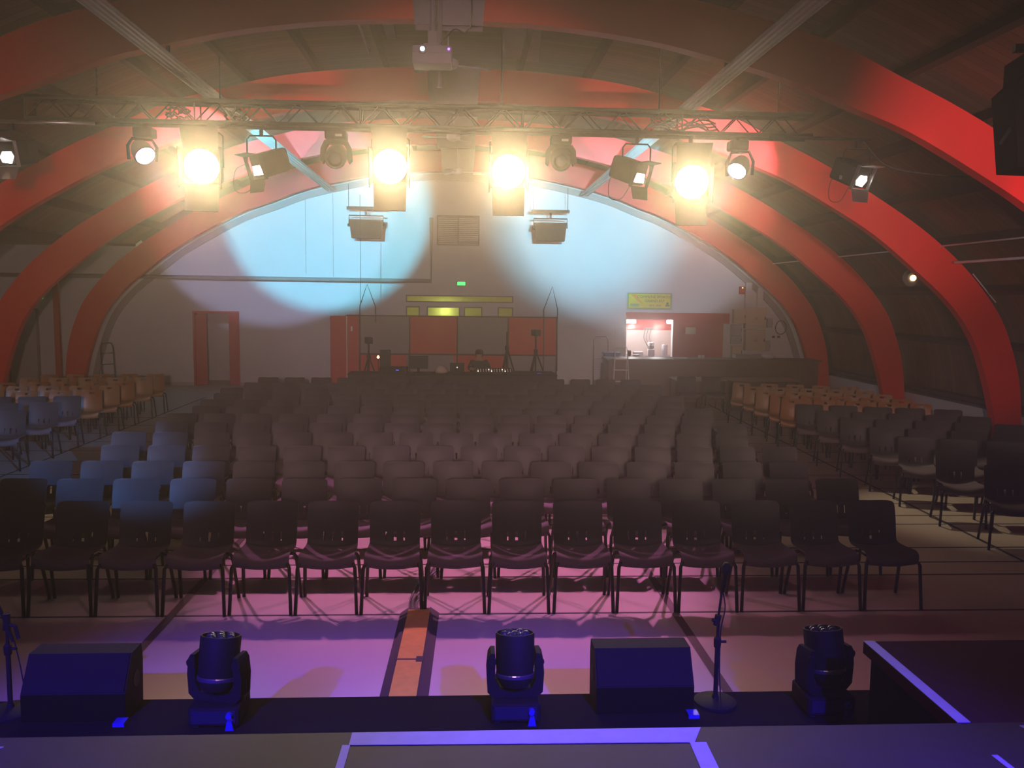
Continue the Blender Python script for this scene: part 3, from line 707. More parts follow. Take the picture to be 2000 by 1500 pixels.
def pc_lamp(px_, py_, label, yaw, tl, hexa=False, zoff=0, power=120, tgt=None):
    p = at(px_, py_, TRUSS_Y-.18)
    t = thing('profile_lamp', label, 'stage light', (p.x, p.y, p.z), 0, 'smaller lit lamps on the truss')
    R = Matrix.Rotation(yaw, 4, 'Z') @ Matrix.Rotation(tl, 4, 'X')
    b = MB(); b.m = R; b.bbox(-.14, .14, -.05, .40, -.15, .16, .04).obj('lamp_body', M['black'], t)
    b = MB(); b.m = R
    b.box(-.17, .17, -.10, -.05, .15, .165).box(-.17, .17, -.10, -.05, -.165, -.15).box(-.17, -.155, -.10, -.05, -.165, .165).box(.155, .17, -.10, -.05, -.165, .165)
    b.obj('filter_frame', M['steel'] if hexa else M['black'], t)
    b = MB(); b.m = R
    b.prism([(-.07, -.105), (.055, -.12), (.105, -.03), (.075, .03), (-.045, .03), (-.095, -.04)] if hexa else [(-.095, -.10), (.095, -.10), (.08, .0), (.07, .02), (-.075, .02)], -.064, -.056, 'Y').obj('lens', M['lampwhite'], t)
    for pts in ([(-.17, -.10, .165), (.17, -.10, .165), (.13, -.24, .22), (-.13, -.24, .22)], [(-.17, -.10, -.165), (.17, -.10, -.165), (.15, -.17, -.30), (-.15, -.17, -.30)]):
        q = MB(); q.m = R; a = [Vector(x_) for x_ in pts]; nn = Vector((0, .004, .004))
        q.add([x_-nn for x_ in a]+[x_+nn for x_ in a], [(0, 1, 2, 3), (7, 6, 5, 4), (0, 4, 5, 1), (1, 5, 6, 2), (2, 6, 7, 3), (3, 7, 4, 0)]).obj('barn_door', M['steel'] if hexa else M['black'], t)
    top = 4.78-p.z
    MB().tube([(-.19, .1, -.0), (-.19, .1, top-.14), (-.15, .1, top-.09), (.15, .1, top-.09), (.19, .1, top-.14), (.19, .1, 0)], .011, 8).obj('yoke', M['black'], t)
    MB().lathe([(.03, -.225), (.03, -.205), (.01, -.205), (.01, -.17)], 12, 'X', (0, .1, 0)).obj('tilt_knob', M['steel'], t)
    MB().box(-.02, .02, .07, .13, top-.09, top+.02).obj('clamp', M['black'], t)
    spot('lamp_beam', R @ Vector((0, -.13, 0)) + p, tgt, power, (1, .80, .52), 44, .7, .05)
    MB().tube(spline([(-.2, .1, .05), (-.35, .1, -.05), (-.36, .1, -.3), (-.2, .12, -.32), (-.05, .2, -.12)], 6), .005, 5).obj('lamp_cable', M['cable'], t)
    return t
pc_lamp(18, 300, 'small lit lamp with grey shutters at the far left end of the truss', math.radians(-12), math.radians(14), True, 0, 130, (-6.0, 10.5, 0))
pc_lamp(508, 325, 'small lit lamp in a black housing just right of the leftmost blinding lamp', math.radians(-42), math.radians(20), False, 0, 50, (-5.0, 9.0, 0))
pc_lamp(1245, 340, 'small lit lamp in a black housing just left of the rightmost blinding lamp', math.radians(38), math.radians(20), False, 0, 60, (4.8, 9.5, 0))
pc_lamp(1678, 345, 'small lit lamp with grey shutters at the far right end of the truss', math.radians(25), math.radians(24), True, 0, 220, (6.3, 10.2, 0))

def led_par(px_, py_, label, tgt, power):
    p = at(px_, py_, TRUSS_Y-.10)
    t = thing('wash_light', label, 'stage light', (p.x, p.y, p.z), 0, 'pink wash lights on the truss')
    v = (Vector(tgt)-p).normalized(); R = v.to_track_quat('Z', 'Y').to_matrix().to_4x4()
    b = MB(); b.m = R; b.lathe([(.03, -.24), (.10, -.22), (.135, -.12), (.14, .02), (.13, .03), (.122, .015)], 28).obj('head', M['black'], t, 'auto')
    b = MB(); b.m = R; b.lathe([(.122, .016), (.10, .026), (0, .030)], 28).obj('lens', M['lamppink'], t, True)
    top = 4.79-p.z; s = 1 if v.x > 0 else -1
    MB().bbox(-.13, .13, -.08, .12, top-.16, top-.03, .02).obj('base', M['black'], t)
    b = MB(); b.m = Matrix.Translation((-s*.05, .06, 0)) @ Matrix.Rotation(s*.5, 4, 'Z')
    b.tube([(-.17, 0, -.06), (-.18, 0, .12), (-.12, 0, top-.17), (.12, 0, top-.17), (.18, 0, .12), (.17, 0, -.06)], .022, 8).obj('yoke', M['black'], t)
    MB().box(-.02, .02, .0, .05, top-.03, top+.03).obj('clamp', M['black'], t)
    spot('pink_beam', p+v*.08, tgt, power, (1, .27, .70), 40, 1.0, .08)
    return t
led_par(283, 303, 'round pink lit wash light near the left end of the truss', (-.3, 8.1, 0), 1750)
led_par(1440, 333, 'round pink lit wash light just right of the rightmost blinding lamp', (.5, 8.1, 0), 1750)

def dark_mover(px_, py_, label):
    p = at(px_, py_, TRUSS_Y-.08)
    t = thing('moving_light', label, 'stage light', (p.x, p.y, p.z), 0, 'unlit moving lights on the truss')
    top = 4.79-p.z
    MB().bbox(-.14, .14, -.1, .12, top-.13, top-.02, .015).obj('base', M['cab'], t)
    MB().box(.0, .09, -.105, -.10, top-.10, top-.07).obj('display', M['plate'], t)
    MB().prism([(-.21, -.06), (-.20, .10), (-.15, top-.14), (.15, top-.14), (.20, .10), (.21, -.06), (.17, -.10), (.15, -.05), (.14, .08), (.10, top-.19), (-.10, top-.19), (-.14, .08), (-.15, -.05), (-.17, -.10)], -.05, .05, 'Y').obj('yoke', M['cab'], t, 'auto')
    R = Matrix.Rotation(math.radians(25), 4, 'X')
    b = MB(); b.m = R; b.lathe([(.09, .16), (.13, .12), (.145, 0), (.14, -.12), (.125, -.15), (.105, -.15), (.10, -.13)], 28, 'Y').obj('head', M['black'], t, 'auto')
    b = MB(); b.m = R; b.lathe([(.10, -.13), (.06, -.145), (0, -.15)], 28, 'Y').obj('lens', M['glass'], t, True)
    MB().box(-.02, .02, -.02, .03, top-.02, top+.03).obj('clamp', M['black'], t)
dark_mover(657, 305, 'unlit black moving head hanging between two lit lamps in the left half of the truss')
dark_mover(1095, 310, 'unlit black moving head hanging just right of the largest blinding lamp')
# cable bundles on the truss and one drooping to the right
tag(MB().tube(spline([(at(1680, 272, 12).x, 11.9, 4.78), (5.9, 11.95, 4.45), (6.9, 12.0, 4.36), (7.3, 12.1, 4.42)], 8), .012, 6).obj('cable', M['cable']), 'pale drooping cable from the right end of the truss to the roof', 'cable')
def bundle(px0, px1, label):
    a, b = at(px0, 215, 12).x, at(px1, 215, 12).x; mb = MB()
    for k_ in range(5):
        pts = []
        for i in range(9):
            u = i/8; pts.append((a+(b-a)*u, random.uniform(-.05, .05), 4.90+.03*k_+random.uniform(-.03, .05)))
        mb.tube(spline(pts, 3), .013, 5)
    tag(mb.obj('cable_bundle', M['cable'], None, False, (0, TRUSS_Y, 0)), label, 'cables')
bundle(325, 370, 'dark knot of cables on the truss above the leftmost blinding lamp')
bundle(440, 480, 'dark knot of cables in the truss where it crosses the left roof tray')
bundle(1270, 1400, 'dark coils of cable along the truss above the rightmost blinding lamp')

# far floodlights near the end wall
for px_, py_, w in ((715, 440, 'left'), (1075, 446, 'right')):
    p = at(px_, py_, 24.1)
    t = thing('floodlight', 'boxy unlit floodlight hung in front of the end wall, %s of the wall grille' % w, 'floodlight', (p.x, 24.1, p.z), 0, 'unlit floodlights before the end wall')
    MB().prism([(-.44, .15), (.44, .15), (.39, -.35), (-.39, -.35)], -.12, .12, 'Y').obj('housing', M['cab'], t)
    MB().tube([(-.46, 0, 0), (-.46, 0, .26), (.46, 0, .26), (.46, 0, 0)], .018, 6).obj('yoke', M['black'], t)
    MB().box(-.52, .52, -.04, .04, .42, .50).obj('cross_bar', M['black'], t)
    MB().box(-.03, .03, -.03, .03, .26, .42).obj('stem', M['black'], t)
    for s in (-1, 1): MB().tube([(s*.47, 0, .50), (s*.47, 0, 1.10)], .008, 6).obj('hanging_rod', M['black'], t)
    MB().lathe([(.04, -.50), (.04, -.42)], 10, 'X').obj('tilt_knob', M['black'], t)

# ------------------------------------------------------------------ projector, fans, hanging speaker
p = at(845, 112, 9.6)
t = thing('projector', 'white ceiling projector with a glowing lens hanging on a short pole', 'projector', (p.x, 9.6, p.z))
MB().bbox(-.21, .21, -.16, .16, -.10, .09, .02).obj('housing', M['plate'], t, 'auto')
MB().box(-.212, .212, -.163, .163, .005, .009).obj('seam', M['grey'], t)
MB().lathe([(.045, -.19), (.045, -.16)], 18, 'Y', (-.10, 0, .035)).obj('lens_barrel', M['grey'], t)
MB().lathe([(.024, -.191), (0, -.193)], 16, 'Y', (-.10, 0, .035)).obj('lens', mat('projector_lens', (.5, .8, 1), .3, emis=(.5, .85, 1), estr=8), t)
MB().lathe([(.013, -.170), (0, -.171)], 10, 'Y', (.175, 0, .045)).obj('indicator', mat('violet_led', (.3, .1, 1), .3, emis=(.35, .1, 1), estr=4), t)
MB().tube([(0, 0, .09), (0, 0, 1.42)], .03, 10).obj('pole', M['grey'], t)
MB().box(-.09, .09, -.09, .09, .09, .12).box(-.05, .05, -.05, .05, .12, .26).obj('bracket', M['grey'], t)
MB().tube(spline([(.05, .1, .12), (.22, .1, .32), (.35, .1, .30), (.42, .1, .5), (.36, .1, 1.4)], 6), .008, 6).obj('projector_cable', M['cable'], t)
for y, ph, w in ((12.7, .35, 'nearest the stage, behind the projector'), (18.4, 1.1, 'in the middle of the hall'), (23.4, .1, 'farthest from the stage')):
    t = thing('ceiling_fan', 'white ceiling fan on a thin rod, %s' % w, 'ceiling fan', (-.26 if y < 20 else -.22, y, 0), 0, 'ceiling fans along the ridge')
    MB().lathe([(.09, 6.62), (.09, 6.55), (.03, 6.48)], 16).obj('canopy', M['white'], t, True)
    MB().tube([(0, 0, 6.5), (0, 0, 5.95)], .012, 8).obj('rod', M['white'], t)
    MB().lathe([(.05, 5.97), (.14, 5.93), (.15, 5.87), (.13, 5.83), (.04, 5.80)], 20).obj('motor', M['white'], t, 'auto')
    for b_ in range(3):
        q = MB(); q.m = Matrix.Rotation(ph+b_*2*PI/3, 4, 'Z') @ Matrix.Translation((0, 0, 5.87)) @ Matrix.Rotation(.15, 4, 'X')
        q.prism([(.14, -.03), (.62, -.07), (.65, .0), (.62, .07), (.14, .03)], -.005, .005, 'Z').obj('blade', M['white'], t)
# smoked pole below the projector
q = at(858, 170, 11.0)
tag(MB().tube([(q.x, 10.96, 5.15), (q.x, 10.96, 6.6)], .035, 10).obj('drop_pole', M['grey']), 'grey vertical drop pole just behind the projector', 'pole')
p = at(1998, 240, 6.2)
t = thing('hanging_speaker', 'black loudspeaker hanging from a pipe at the top right corner', 'speaker', (p.x+.05, 6.2, p.z), math.radians(-12))
MB().prism([(-.20, .22), (-.10, .32), (.30, .34), (.30, -.36), (-.13, -.34)], -.2, .2, 'Y').obj('cabinet', M['matte'], t)
MB().bbox(-.12, -.06, -.22, .22, -.02, .46, .01).obj('side_bracket', M['matte'], t)
MB().tube([(-.16, -.1, -.05), (-.24, -.14, -.17)], .012, 8).obj('locking_handle', M['black'], t)
MB().box(-.14, .30, -.03, .03, .50, .55).obj('mounting_bar', M['black'], t)
MB().tube([(-.02, 0, .55), (-.02, 0, 1.3)], .022, 8).obj('drop_pipe', M['steel'], t)
p = at(1930, 20, 6.2)

# small roof lamp on the right
p = at(1758, 546, 17.2)
t = thing('wall_lamp', 'small glowing bulkhead lamp on the dark roof slope at the right', 'lamp', (9.03, 17.2, 3.08))
MB().lathe([(.17, .03), (.17, -.02), (.13, -.05)], 20, 'Y').obj('housing', M['grey'], t, 'auto')
MB().lathe([(.06, -.085), (.055, -.05)], 14, 'Y').obj('bulb', M['glow'], t)
MB().box(-.02, .25, .03, .10, -.03, .03).obj('bracket', M['grey'], t)
# conduit along the right slope
tag(MB().tube([(8.68, 12, 3.62), (8.68, 24.2, 3.62)], .015, 6).obj('conduit', M['tray']), 'thin pale conduit running along the right roof slope', 'conduit')
tag(MB().box(8.86, 9.0, 8.5, 15.4, 3.30, 3.34).obj('cable_tray', M['tray']), 'pale perforated tray on the right slope beyond the second arch', 'cable tray', 'long roof trays')
tag(MB().tube([(at(1898, 538, 15.5).x+.03, 15.52, at(1898, 538, 15.5).z+.03), (at(1943, 594, 15.5).x+.03, 15.52, at(1943, 594, 15.5).z+.03)], .012, 6).obj('metal_strip', M['tray']), 'short pale metal strip along the outer edge of the second red arch', 'strip')

# ------------------------------------------------------------------ end wall fittings
a, b = at(268, 540, 24.6), at(842, 552, 24.6)
tag(MB().tube([(-15.8, 24.6, a.z-.0), (a.x, 24.6, a.z), (b.x, 24.6, a.z-.02), (b.x, 24.6, at(843, 425, 24.6).z)], .055, 10).obj('wall_pipe', M['grey'], None, True), 'long grey pipe along the end wall turning upward beside the grille', 'pipe')
p = at(895, 450, 24.7)
t = thing('wall_grille', 'double louvred grille high on the end wall', 'grille', (p.x, 24.76, p.z))
MB().box(-.60, .60, -.02, .04, .38, .42).box(-.60, .60, -.02, .04, -.42, -.38).box(-.60, -.56, -.02, .04, -.42, .42).box(.56, .60, -.02, .04, -.42, .42).box(-.02, .02, -.02, .04, -.42, .42).obj('grille_frame', M['plate'], t)
mb = MB()
for i in range(14): mb.add([(-.56, -.01, -.36+i*.054), (.56, -.01, -.36+i*.054), (.56, .03, -.33+i*.054), (-.56, .03, -.33+i*.054)], [(0, 1, 2, 3)])
mb.obj('louvres', M['grey'], t)
for px_, py_, y, w in ((901, 554, 24.74, 'above the middle window band'), (77, 580, 24.74, 'in the far left aisle')):
    p = at(px_, py_, y)
    t = thing('exit_light', 'small green lit exit light %s' % w, 'exit sign', (p.x, y, p.z), 0, 'green exit lights')
    MB().bbox(-.14, .14, -.03, .05, -.06, .07, .008).obj('housing', M['grey'], t)
    MB().box(-.11, .11, -.036, -.03, -.045, .045).obj('lit_panel', M['greenled'], t)
# sports banner
t = thing('banner', 'yellow and green sports banner above the kitchen hatch', 'banner', (5.31, 24.77, 2.52))
MB().box(-.69, .69, .0, .02, -.28, .27).obj('backing', M['white'], t)
MB().box(-.65, .65, -.006, .0, -.24, .24).obj('border', M['bannergreen'], t)
MB().box(-.61, .60, -.010, -.006, -.19, .21).obj('field', M['banner'], t)
MB().prism([(-.56, .20), (-.40, .20), (-.20, -.08), (-.34, .0)], -.013, -.010, 'Y').obj('stripe', M['orangestripe'], t)
text_mesh('lettering', 'COMMUNE SPORTIVE', .105, M['bannertext'], t, (.15, -.014, .125))
text_mesh('lettering', 'GRAND EST', .105, M['bannertext'], t, (.15, -.014, .01))
text_mesh('lettering', '2014 - 2016', .07, M['bannertext'], t, (.16, -.014, -.12))
MB().box(-.56, -.30, -.013, -.010, -.15, -.07).obj('logo', M['bannergreen'], t)
MB().lathe([(.035, -.013), (.035, -.010)], 12, 'Y', (.52, 0, -.06)).lathe([(.03, -.013), (.03, -.010)], 12, 'Y', (.49, 0, -.12)).lathe([(.03, -.013), (.03, -.010)], 12, 'Y', (.55, 0, -.12)).obj('logo', M['bannertext'], t)
# kitchen hatch content
for x, w, s in ((4.86, .24, 'left'), (6.0, .14, 'right')):
    t = thing('kitchen_lamp', 'bright white kitchen lamp at the %s end of the hatch' % s, 'lamp', (x, 25.15, 1.93), 0, 'kitchen lamps')
    MB().bbox(-w*.6, w*.6, -.05, .05, -.06, .05, .03).obj('diffuser', mat('lamp_diffuser', (1, 1, 1), .5, emis=(1, .96, .94), estr=7), t, True)
    MB().box(-.03, .03, -.03, .03, .05, .58).obj('mount', M['white'], t)
    point('kitchen_light', (x+(.1 if s == 'left' else -.3), 25.5, 1.75), 48, (1, .98, .95), .08)
tag(MB().box(4.3, 6.7, 25.3, 26.0, .86, .90).box(4.35, 4.4, 25.35, 25.95, 0, .86).box(6.6, 6.65, 25.35, 25.95, 0, .86).box(4.35, 6.65, 25.9, 25.95, .3, .86).obj('kitchen_counter', M['steel']), 'steel kitchen counter behind the hatch', 'counter')
t = thing('coffee_maker', 'white filter coffee maker standing in the kitchen hatch', 'coffee maker', (5.54, 25.5, .90))
MB().bbox(-.10, .10, -.10, .10, 0, .20, .012).obj('body', M['white'], t)
MB().lathe([(.07, .21), (.10, .37), (.10, .40)], 18).obj('filter_holder', M['white'], t, 'auto')
MB().lathe([(.075, .20), (.085, .23), (.085, .30)], 18).obj('filter_band', M['grey'], t)
MB().box(-.03, .03, .05, .10, .18, .40).obj('column', M['grey'], t)
p_ = thing('paper_roll', 'tall white paper roll at the right side of the kitchen hatch', 'paper roll', (5.96, 25.5, .90))
MB().lathe([(.085, 0), (.085, .34)], 20).obj('roll', M['white'], p_, 'auto'); MB().lathe([(.02, .34), (.02, .36)], 10).obj('core', M['grey'], p_)
tag(MB().lathe([(.05, 0), (.055, .16), (.045, .17)], 16).obj('tin_can', M['black'], None, 'auto', (4.80, 25.0, .92)), 'dark tin at the left end of the hatch ledge', 'tin')
tag(MB().bbox(-.14, .14, -.1, .1, 0, .12, .01).obj('cardboard_box', M['white'], None, False, (5.18, 25.6, .90)), 'small white box on the kitchen counter left of the coffee maker', 'box')
tag(MB().lathe([(.03, 0), (.09, .02), (.12, .05), (.11, .05), (.08, .025), (0, .01)], 18).obj('bowl', M['white'], None, True, (4.98, 24.95, .92)), 'white bowl on the hatch ledge beside the dark tin', 'bowl')
t = thing('power_socket', 'grey socket strip with hanging cables on the kitchen tiles', 'socket', (5.75, 26.86, 1.66))
MB().box(-.14, .14, -.03, .02, -.03, .03).obj('strip', M['grey'], t)
for dx in (-.1, -.02, .08): MB().tube(spline([(dx, -.03, 0), (dx-.06, -.1, -.3), (dx+.07, -.2, -.6), (dx, -.4, -.72)], 5), .008, 5).obj('socket_cable', M['cable'], t)

# notices on the end wall
for px_, py_, w, h_, m_, lb in ((1349, 646, .30, .20, 'beige', 'small beige notice on the red wall right of the hatch'), (1211, 652, .28, .36, 'white', 'white paper notice on the wall left of the hatch')):
    p = at(px_, py_, 24.76); tag(MB().box(-w/2, w/2, -.005, .012, -h_/2, h_/2).obj('notice', M[m_], None, False, (p.x, 24.765, p.z)), lb, 'notice')
# electrical cabinets
def cabinet(px0, px1, py0, py1, label, depth=.18, sign=False, m_='beige'):
    a, b = at(px0, py0, 24.6), at(px1, py1, 24.6); w = (b.x-a.x)/2; h_ = (a.z-b.z)/2
    t = thing('electrical_cabinet', label, 'cabinet', ((a.x+b.x)/2, 24.8-depth/2-.002, (a.z+b.z)/2), 0, 'electrical cabinets on the end wall')
    MB().bbox(-w, w, -depth/2, depth/2, -h_, h_, .008).obj('cabinet_body', M[m_], t)
    MB().box(-w*.95, w*.95, -depth/2-.014, -depth/2, -h_*.95, h_*.95).obj('door', M[m_], t)
    MB().box(w*.80, w*.88, -depth/2-.03, -depth/2-.014, -.04, .04).obj('latch', M['black'], t)
    if sign: MB().prism([(-.06, -.04), (.06, -.04), (0, .06)], -depth/2-.016, -depth/2-.013, 'Y').obj('warning_sign', mat('warning', (.5, .33, .12), .5), t)
    return t
cabinet(1457, 1496, 601, 642, 'upper large beige electrical cabinet with a warning triangle', .22, True)
cabinet(1457, 1494, 644, 685, 'lower large beige electrical cabinet with a small meter window', .22, True)
cabinet(1434, 1456, 604, 632, 'small beige electrical cabinet left of the upper large one', .2)
cabinet(1430, 1450, 634, 655, 'small grey electrical box under the small beige cabinet', .14, m_='wallshade')
cabinet(1430, 1450, 656, 672, 'small grey switch box in the column left of the lower large cabinet', .14, m_='wallshade')
cabinet(1431, 1450, 676, 699, 'pale box just above the bar at the foot of the cabinet column', .16)
cabinet(1496, 1506, 666, 686, 'narrow pale box right of the lower large electrical cabinet', .12, m_='wallshade')
cabinet(1501, 1511, 622, 640, 'narrow pale box right of the upper large electrical cabinet', .12, m_='wallshade')
for px0, px1, py0, py1, w in ((1457, 1467, 552, 600, 'left'), (1480, 1489, 562, 600, 'right')):
    a, b = at(px0, py0, 24.7), at(px1, py1, 24.7)
    tag(MB().box(a.x, b.x, 24.68, 24.8, b.z, a.z).obj('cable_trunking', M['wall']), 'pale vertical trunking above the large cabinets, the %s one' % w, 'trunking', 'cable trunkings')
p = at(1450, 567, 24.7)
t = thing('alarm_siren', 'red wall alarm siren with a lit dot left of the trunking', 'alarm', (p.x, 24.74, p.z))
MB().bbox(-.075, .075, -.05, .055, -.11, .11, .012).obj('body', M['alarm'], t); MB().lathe([(.014, -.06), (.014, -.05)], 10, 'Y', (0, 0, .07)).obj('indicator', M['glow'], t)
for px_, w in ((1511, 'left'), (1521, 'right')):
    p = at(px_, 658, 24.76); tag(MB().bbox(-.035, .035, -.02, .03, -.03, .03, .005).obj('wall_socket', M['black'], None, False, (p.x, 24.765, p.z)), 'small dark wall socket beneath the cable coil, the %s one' % w, 'socket')
p = at(1528, 640, 24.6)
tag(MB().tube([(.0+.16*math.cos(a_*.5), .012*math.sin(a_), .20*math.sin(a_*.5)) for a_ in range(0, 60)], .012, 6).obj('cable_coil', M['cable'], None, True, (p.x, 24.72, p.z)), 'dark coil of cable hanging on the end wall beside the last arch', 'cable')

# bar counter and what stands around it
t = thing('bar_counter', 'long dark wooden bar counter in front of the hatch', 'bar', (0, 0, 0))
MB().box(3.62, 9.0, 21.5, 21.6, 0, 1.05).box(3.62, 3.72, 21.6, 22.3, 0, 1.05).box(8.9, 9.0, 21.6, 22.3, 0, 1.05).obj('bar_front', M['barwood'], t)
MB().bbox(3.56, 9.06, 21.44, 22.3, 1.05, 1.09, .008).obj('bar_top', M['barwood'], t)
MB().box(3.62, 9.0, 21.6, 22.2, .02, .10).obj('base_board', M['barwood'], t)
p = at(1367, 694, 21.8)
for i, px_ in enumerate((1366, 1373)):
    q = at(px_, 694, 21.8); tag(MB().lathe([(.035, 0), (.04, .08), (.036, .08), (.03, .01)], 12).obj('cup', M['white'], None, True, (q.x, 21.8, 1.09)), 'small pale cup on the bar top, the %s of a pair' % ('left' if i == 0 else 'right'), 'cup', 'cups on the bar')
q = at(1500, 694, 21.9)
tag(MB().lathe([(.04, 0), (.16, .02), (.19, .07), (.14, .12), (.05, .14)], 12).obj('cloth_bundle', M['white'], None, True, (q.x, 21.9, 1.09)), 'crumpled pale cloth bundle lying on the bar below the cabinets', 'cloth')
q = at(1475, 692, 22.0)
tag(MB().bbox(-.42, .42, -.15, .15, 0, .10, .01).obj('tray_stack', M['grey'], None, False, (q.x-.12, 22.05, 1.09)), 'flat grey tray stack on the bar beside the cloth bundle', 'trays')
q = at(1330, 698, 21.7)
tag(MB().box(-.16, .16, -.1, .1, 0, .02).obj('paper_stack', M['white'], None, False, (q.x, 21.75, 1.09)), 'thin paper stack on the bar right of the hatch', 'paper')
# folding tables before the bar
def table(px_l, px_r, py, Y, label):
    a, b = at(px_l, py, Y), at(px_r, py, Y); w = b.x-a.x
    t = thing('folding_table', label, 'table', (a.x, Y, 0), 0, 'folding tables before the bar')
    MB().bbox(0, w, -.38, .38, .72, .75, .006).obj('tabletop', M['ply'], t)
    MB().box(.02, w-.02, -.385, -.38, .715, .735).obj('edge_band', M['steel'], t)
    for x_ in (.06, w-.06):
        for y_ in (-.32, .32): MB().tube([(x_, y_, .72), (x_, y_, 0)], .014, 8).obj('leg', M['chairleg'], t)
table(1312, 1412, 740, 20.0, 'folding table with pale top in front of the bar, the left one')
table(1418, 1552, 740, 20.0, 'folding table with pale top in front of the bar, the right one')
for i, px_ in enumerate((1340, 1388)):
    q = atz(px_, 760, .6); make_chair('black', 'stacking_chair', 'black plastic chair tucked under the left folding table, %s of two' % ('left' if i == 0 else 'right'), (at(px_, 740, 19.6).x, 19.35, 0), 0, 'black chairs at the folding table')
# trolleys, crate, step ladder left of the bar
def hand_truck(px_, Y, h_, label, m_='steel', rz=0):
    x = at(px_, 700, Y).x
    t = thing('hand_truck', label, 'hand truck', (x, Y, 0), rz, None)
    MB().tube([(-.20, 0, .05), (-.20, .06, h_-.12), (-.14, .06, h_), (.14, .06, h_), (.20, .06, h_-.12), (.20, 0, .05)], .015, 8).obj('handle_frame', M[m_], t)
    for z in (.35, .65, .95): MB().tube([(-.2, .02, z), (.2, .02, z)], .010, 6).obj('crossbar', M[m_], t)
    MB().box(-.22, .22, -.22, .0, .03, .045).obj('toe_plate', M[m_], t)
    for s in (-1, 1): MB().lathe([(.10, s*.24-.02), (.10, s*.24+.02)], 18, 'X', (0, .06, .10)).obj('wheel', M['rubber'], t)
hand_truck(1174, 23.6, 1.55, 'tall pale hand truck at the left end of the bar')
hand_truck(212, 24.0, 1.22, 'dark green hand truck leaning by the far left arch foot', 'greenpaint', math.radians(60))
q = at(1194, 683, 22.6)
t = thing('crate', 'blue plastic crate stacked on a case at the left end of the bar', 'crate', (q.x, 22.6, .90)); 
MB().bbox(-.20, .20, -.15, .15, 0, .26, .01).obj('crate_body', M['blueplastic'], t); MB().box(-.22, .22, -.17, .17, .24, .28).obj('rim', M['blueplastic'], t)
tag(MB().bbox(-.24, .24, -.2, .2, 0, .90, .015).obj('flight_case', M['barwood'], None, False, (q.x, 22.6, 0)), 'brown case carrying the blue crate left of the bar', 'case')
q = at(1213, 700, 21.0)
t = thing('step_ladder', 'pale step ladder standing before the left end of the bar', 'ladder', (q.x, 21.0, 0))
for s in (-1, 1):
    MB().tube([(s*.20, -.18, 0), (s*.155, 0, 1.32)], .014, 8).obj('stile', M['tray'], t); MB().tube([(s*.18, .25, 0), (s*.15, .04, 1.1)], .011, 8).obj('rear_leg', M['tray'], t)
for z in (.28, .56, .84): MB().box(-.19, .19, -.18+z*.136, -.08+z*.136, z, z+.02).obj('step', M['tray'], t)
MB().box(-.17, .17, -.06, .16, 1.10, 1.13).obj('platform', M['beige'], t)
MB().tube([(-.155, 0, 1.30), (-.13, .0, 1.40), (.13, .0, 1.40), (.155, 0, 1.30)], .012, 8).obj('top_handle', M['tray'], t)

# ------------------------------------------------------------------ control booth
BY = 21.8
def bx(px_): return at(px_, 680, BY).x
ZB_ = 2.08
t = thing('booth_partition', 'partition of red and grey panels behind the mixing desk', 'partition', (0, BY, 0))
zl = at(900, 692, BY).z
def panel(x0, x1, z0, z1, m_): MB().box(x0+.012, x1-.012, 0, .04, z0, z1).obj('panel', M[m_], t)
for x0, x1, mu, ml in ((703, 800, 'grey', 'redwall'), (800, 893, 'redwall', 'redwall'), (893, 992, 'grey', 'grey'), (992, 1086, 'redwall', 'grey')):
    panel(bx(x0), bx(x1), zl, ZB_, mu)
for x0, x1, ml in ((703, 795, 'redwall'), (795, 885, 'grey'), (885, 990, 'redwall'), (990, 1086, 'grey')):
    panel(bx(x0), bx(x1), .05, zl-.02, ml)
panel(bx(678), bx(703), .05, ZB_, 'redwall')
fr = MB()
for px_ in (677, 703, 800, 893, 992, 1087): fr.box(bx(px_)-.018, bx(px_)+.018, -.015, .05, 0, ZB_+.02)
fr.box(bx(677), bx(1087), -.01, .05, ZB_, ZB_+.03).box(bx(703), bx(1087), -.01, .05, zl-.03, zl+.01); fr.obj('frame', M['purlin'], t)
t2 = thing('booth_door', 'open red door leaf with a bolt at the left of the booth partition', 'door', (bx(677), BY, 0), math.radians(20))
MB().box(-.40, 0, -.02, .02, .02, ZB_).obj('door_leaf', M['redwall'], t2); MB().box(-.012, .012, -.03, .025, .02, ZB_).obj('edge_strip', M['tray'], t2)
q = at(687, 642, BY); MB().box(q.x-.02, q.x+.02, -.04, 0, q.z-.06, q.z+.06).obj('bolt', M['tray'], t)
for apx, apy, l, r_, lb in ((717, 555, (703, 597), (733, 598), 'left'), (1079, 560, (1062, 605), (1089, 604), 'right')):
    A, L_, R_ = at(apx, apy, 21.4), at(*l, 21.4), at(*r_, 21.4); L2 = at(l[0]-1, 742, 21.4); L2.z = max(L2.z, .78) if lb == 'right' else .78
    mb = MB().tube([L2, L_, A, R_, Vector((R_.x+.01, 21.4, .78 if lb == 'right' else R_.z-.4))], .012, 6)
    tag(mb.obj('cable_sling', M['cable']), 'thin black cable sling forming a peak above the %s end of the booth' % lb, 'cable', 'cable slings at the booth')
A = at(703, 380, 21.4); tag(MB().tube([A, (A.x, 21.4, at(703, 596, 21.4).z)], .006, 5).obj('hanging_wire', M['cable']), 'long thin wire hanging down to the left cable sling', 'wire')
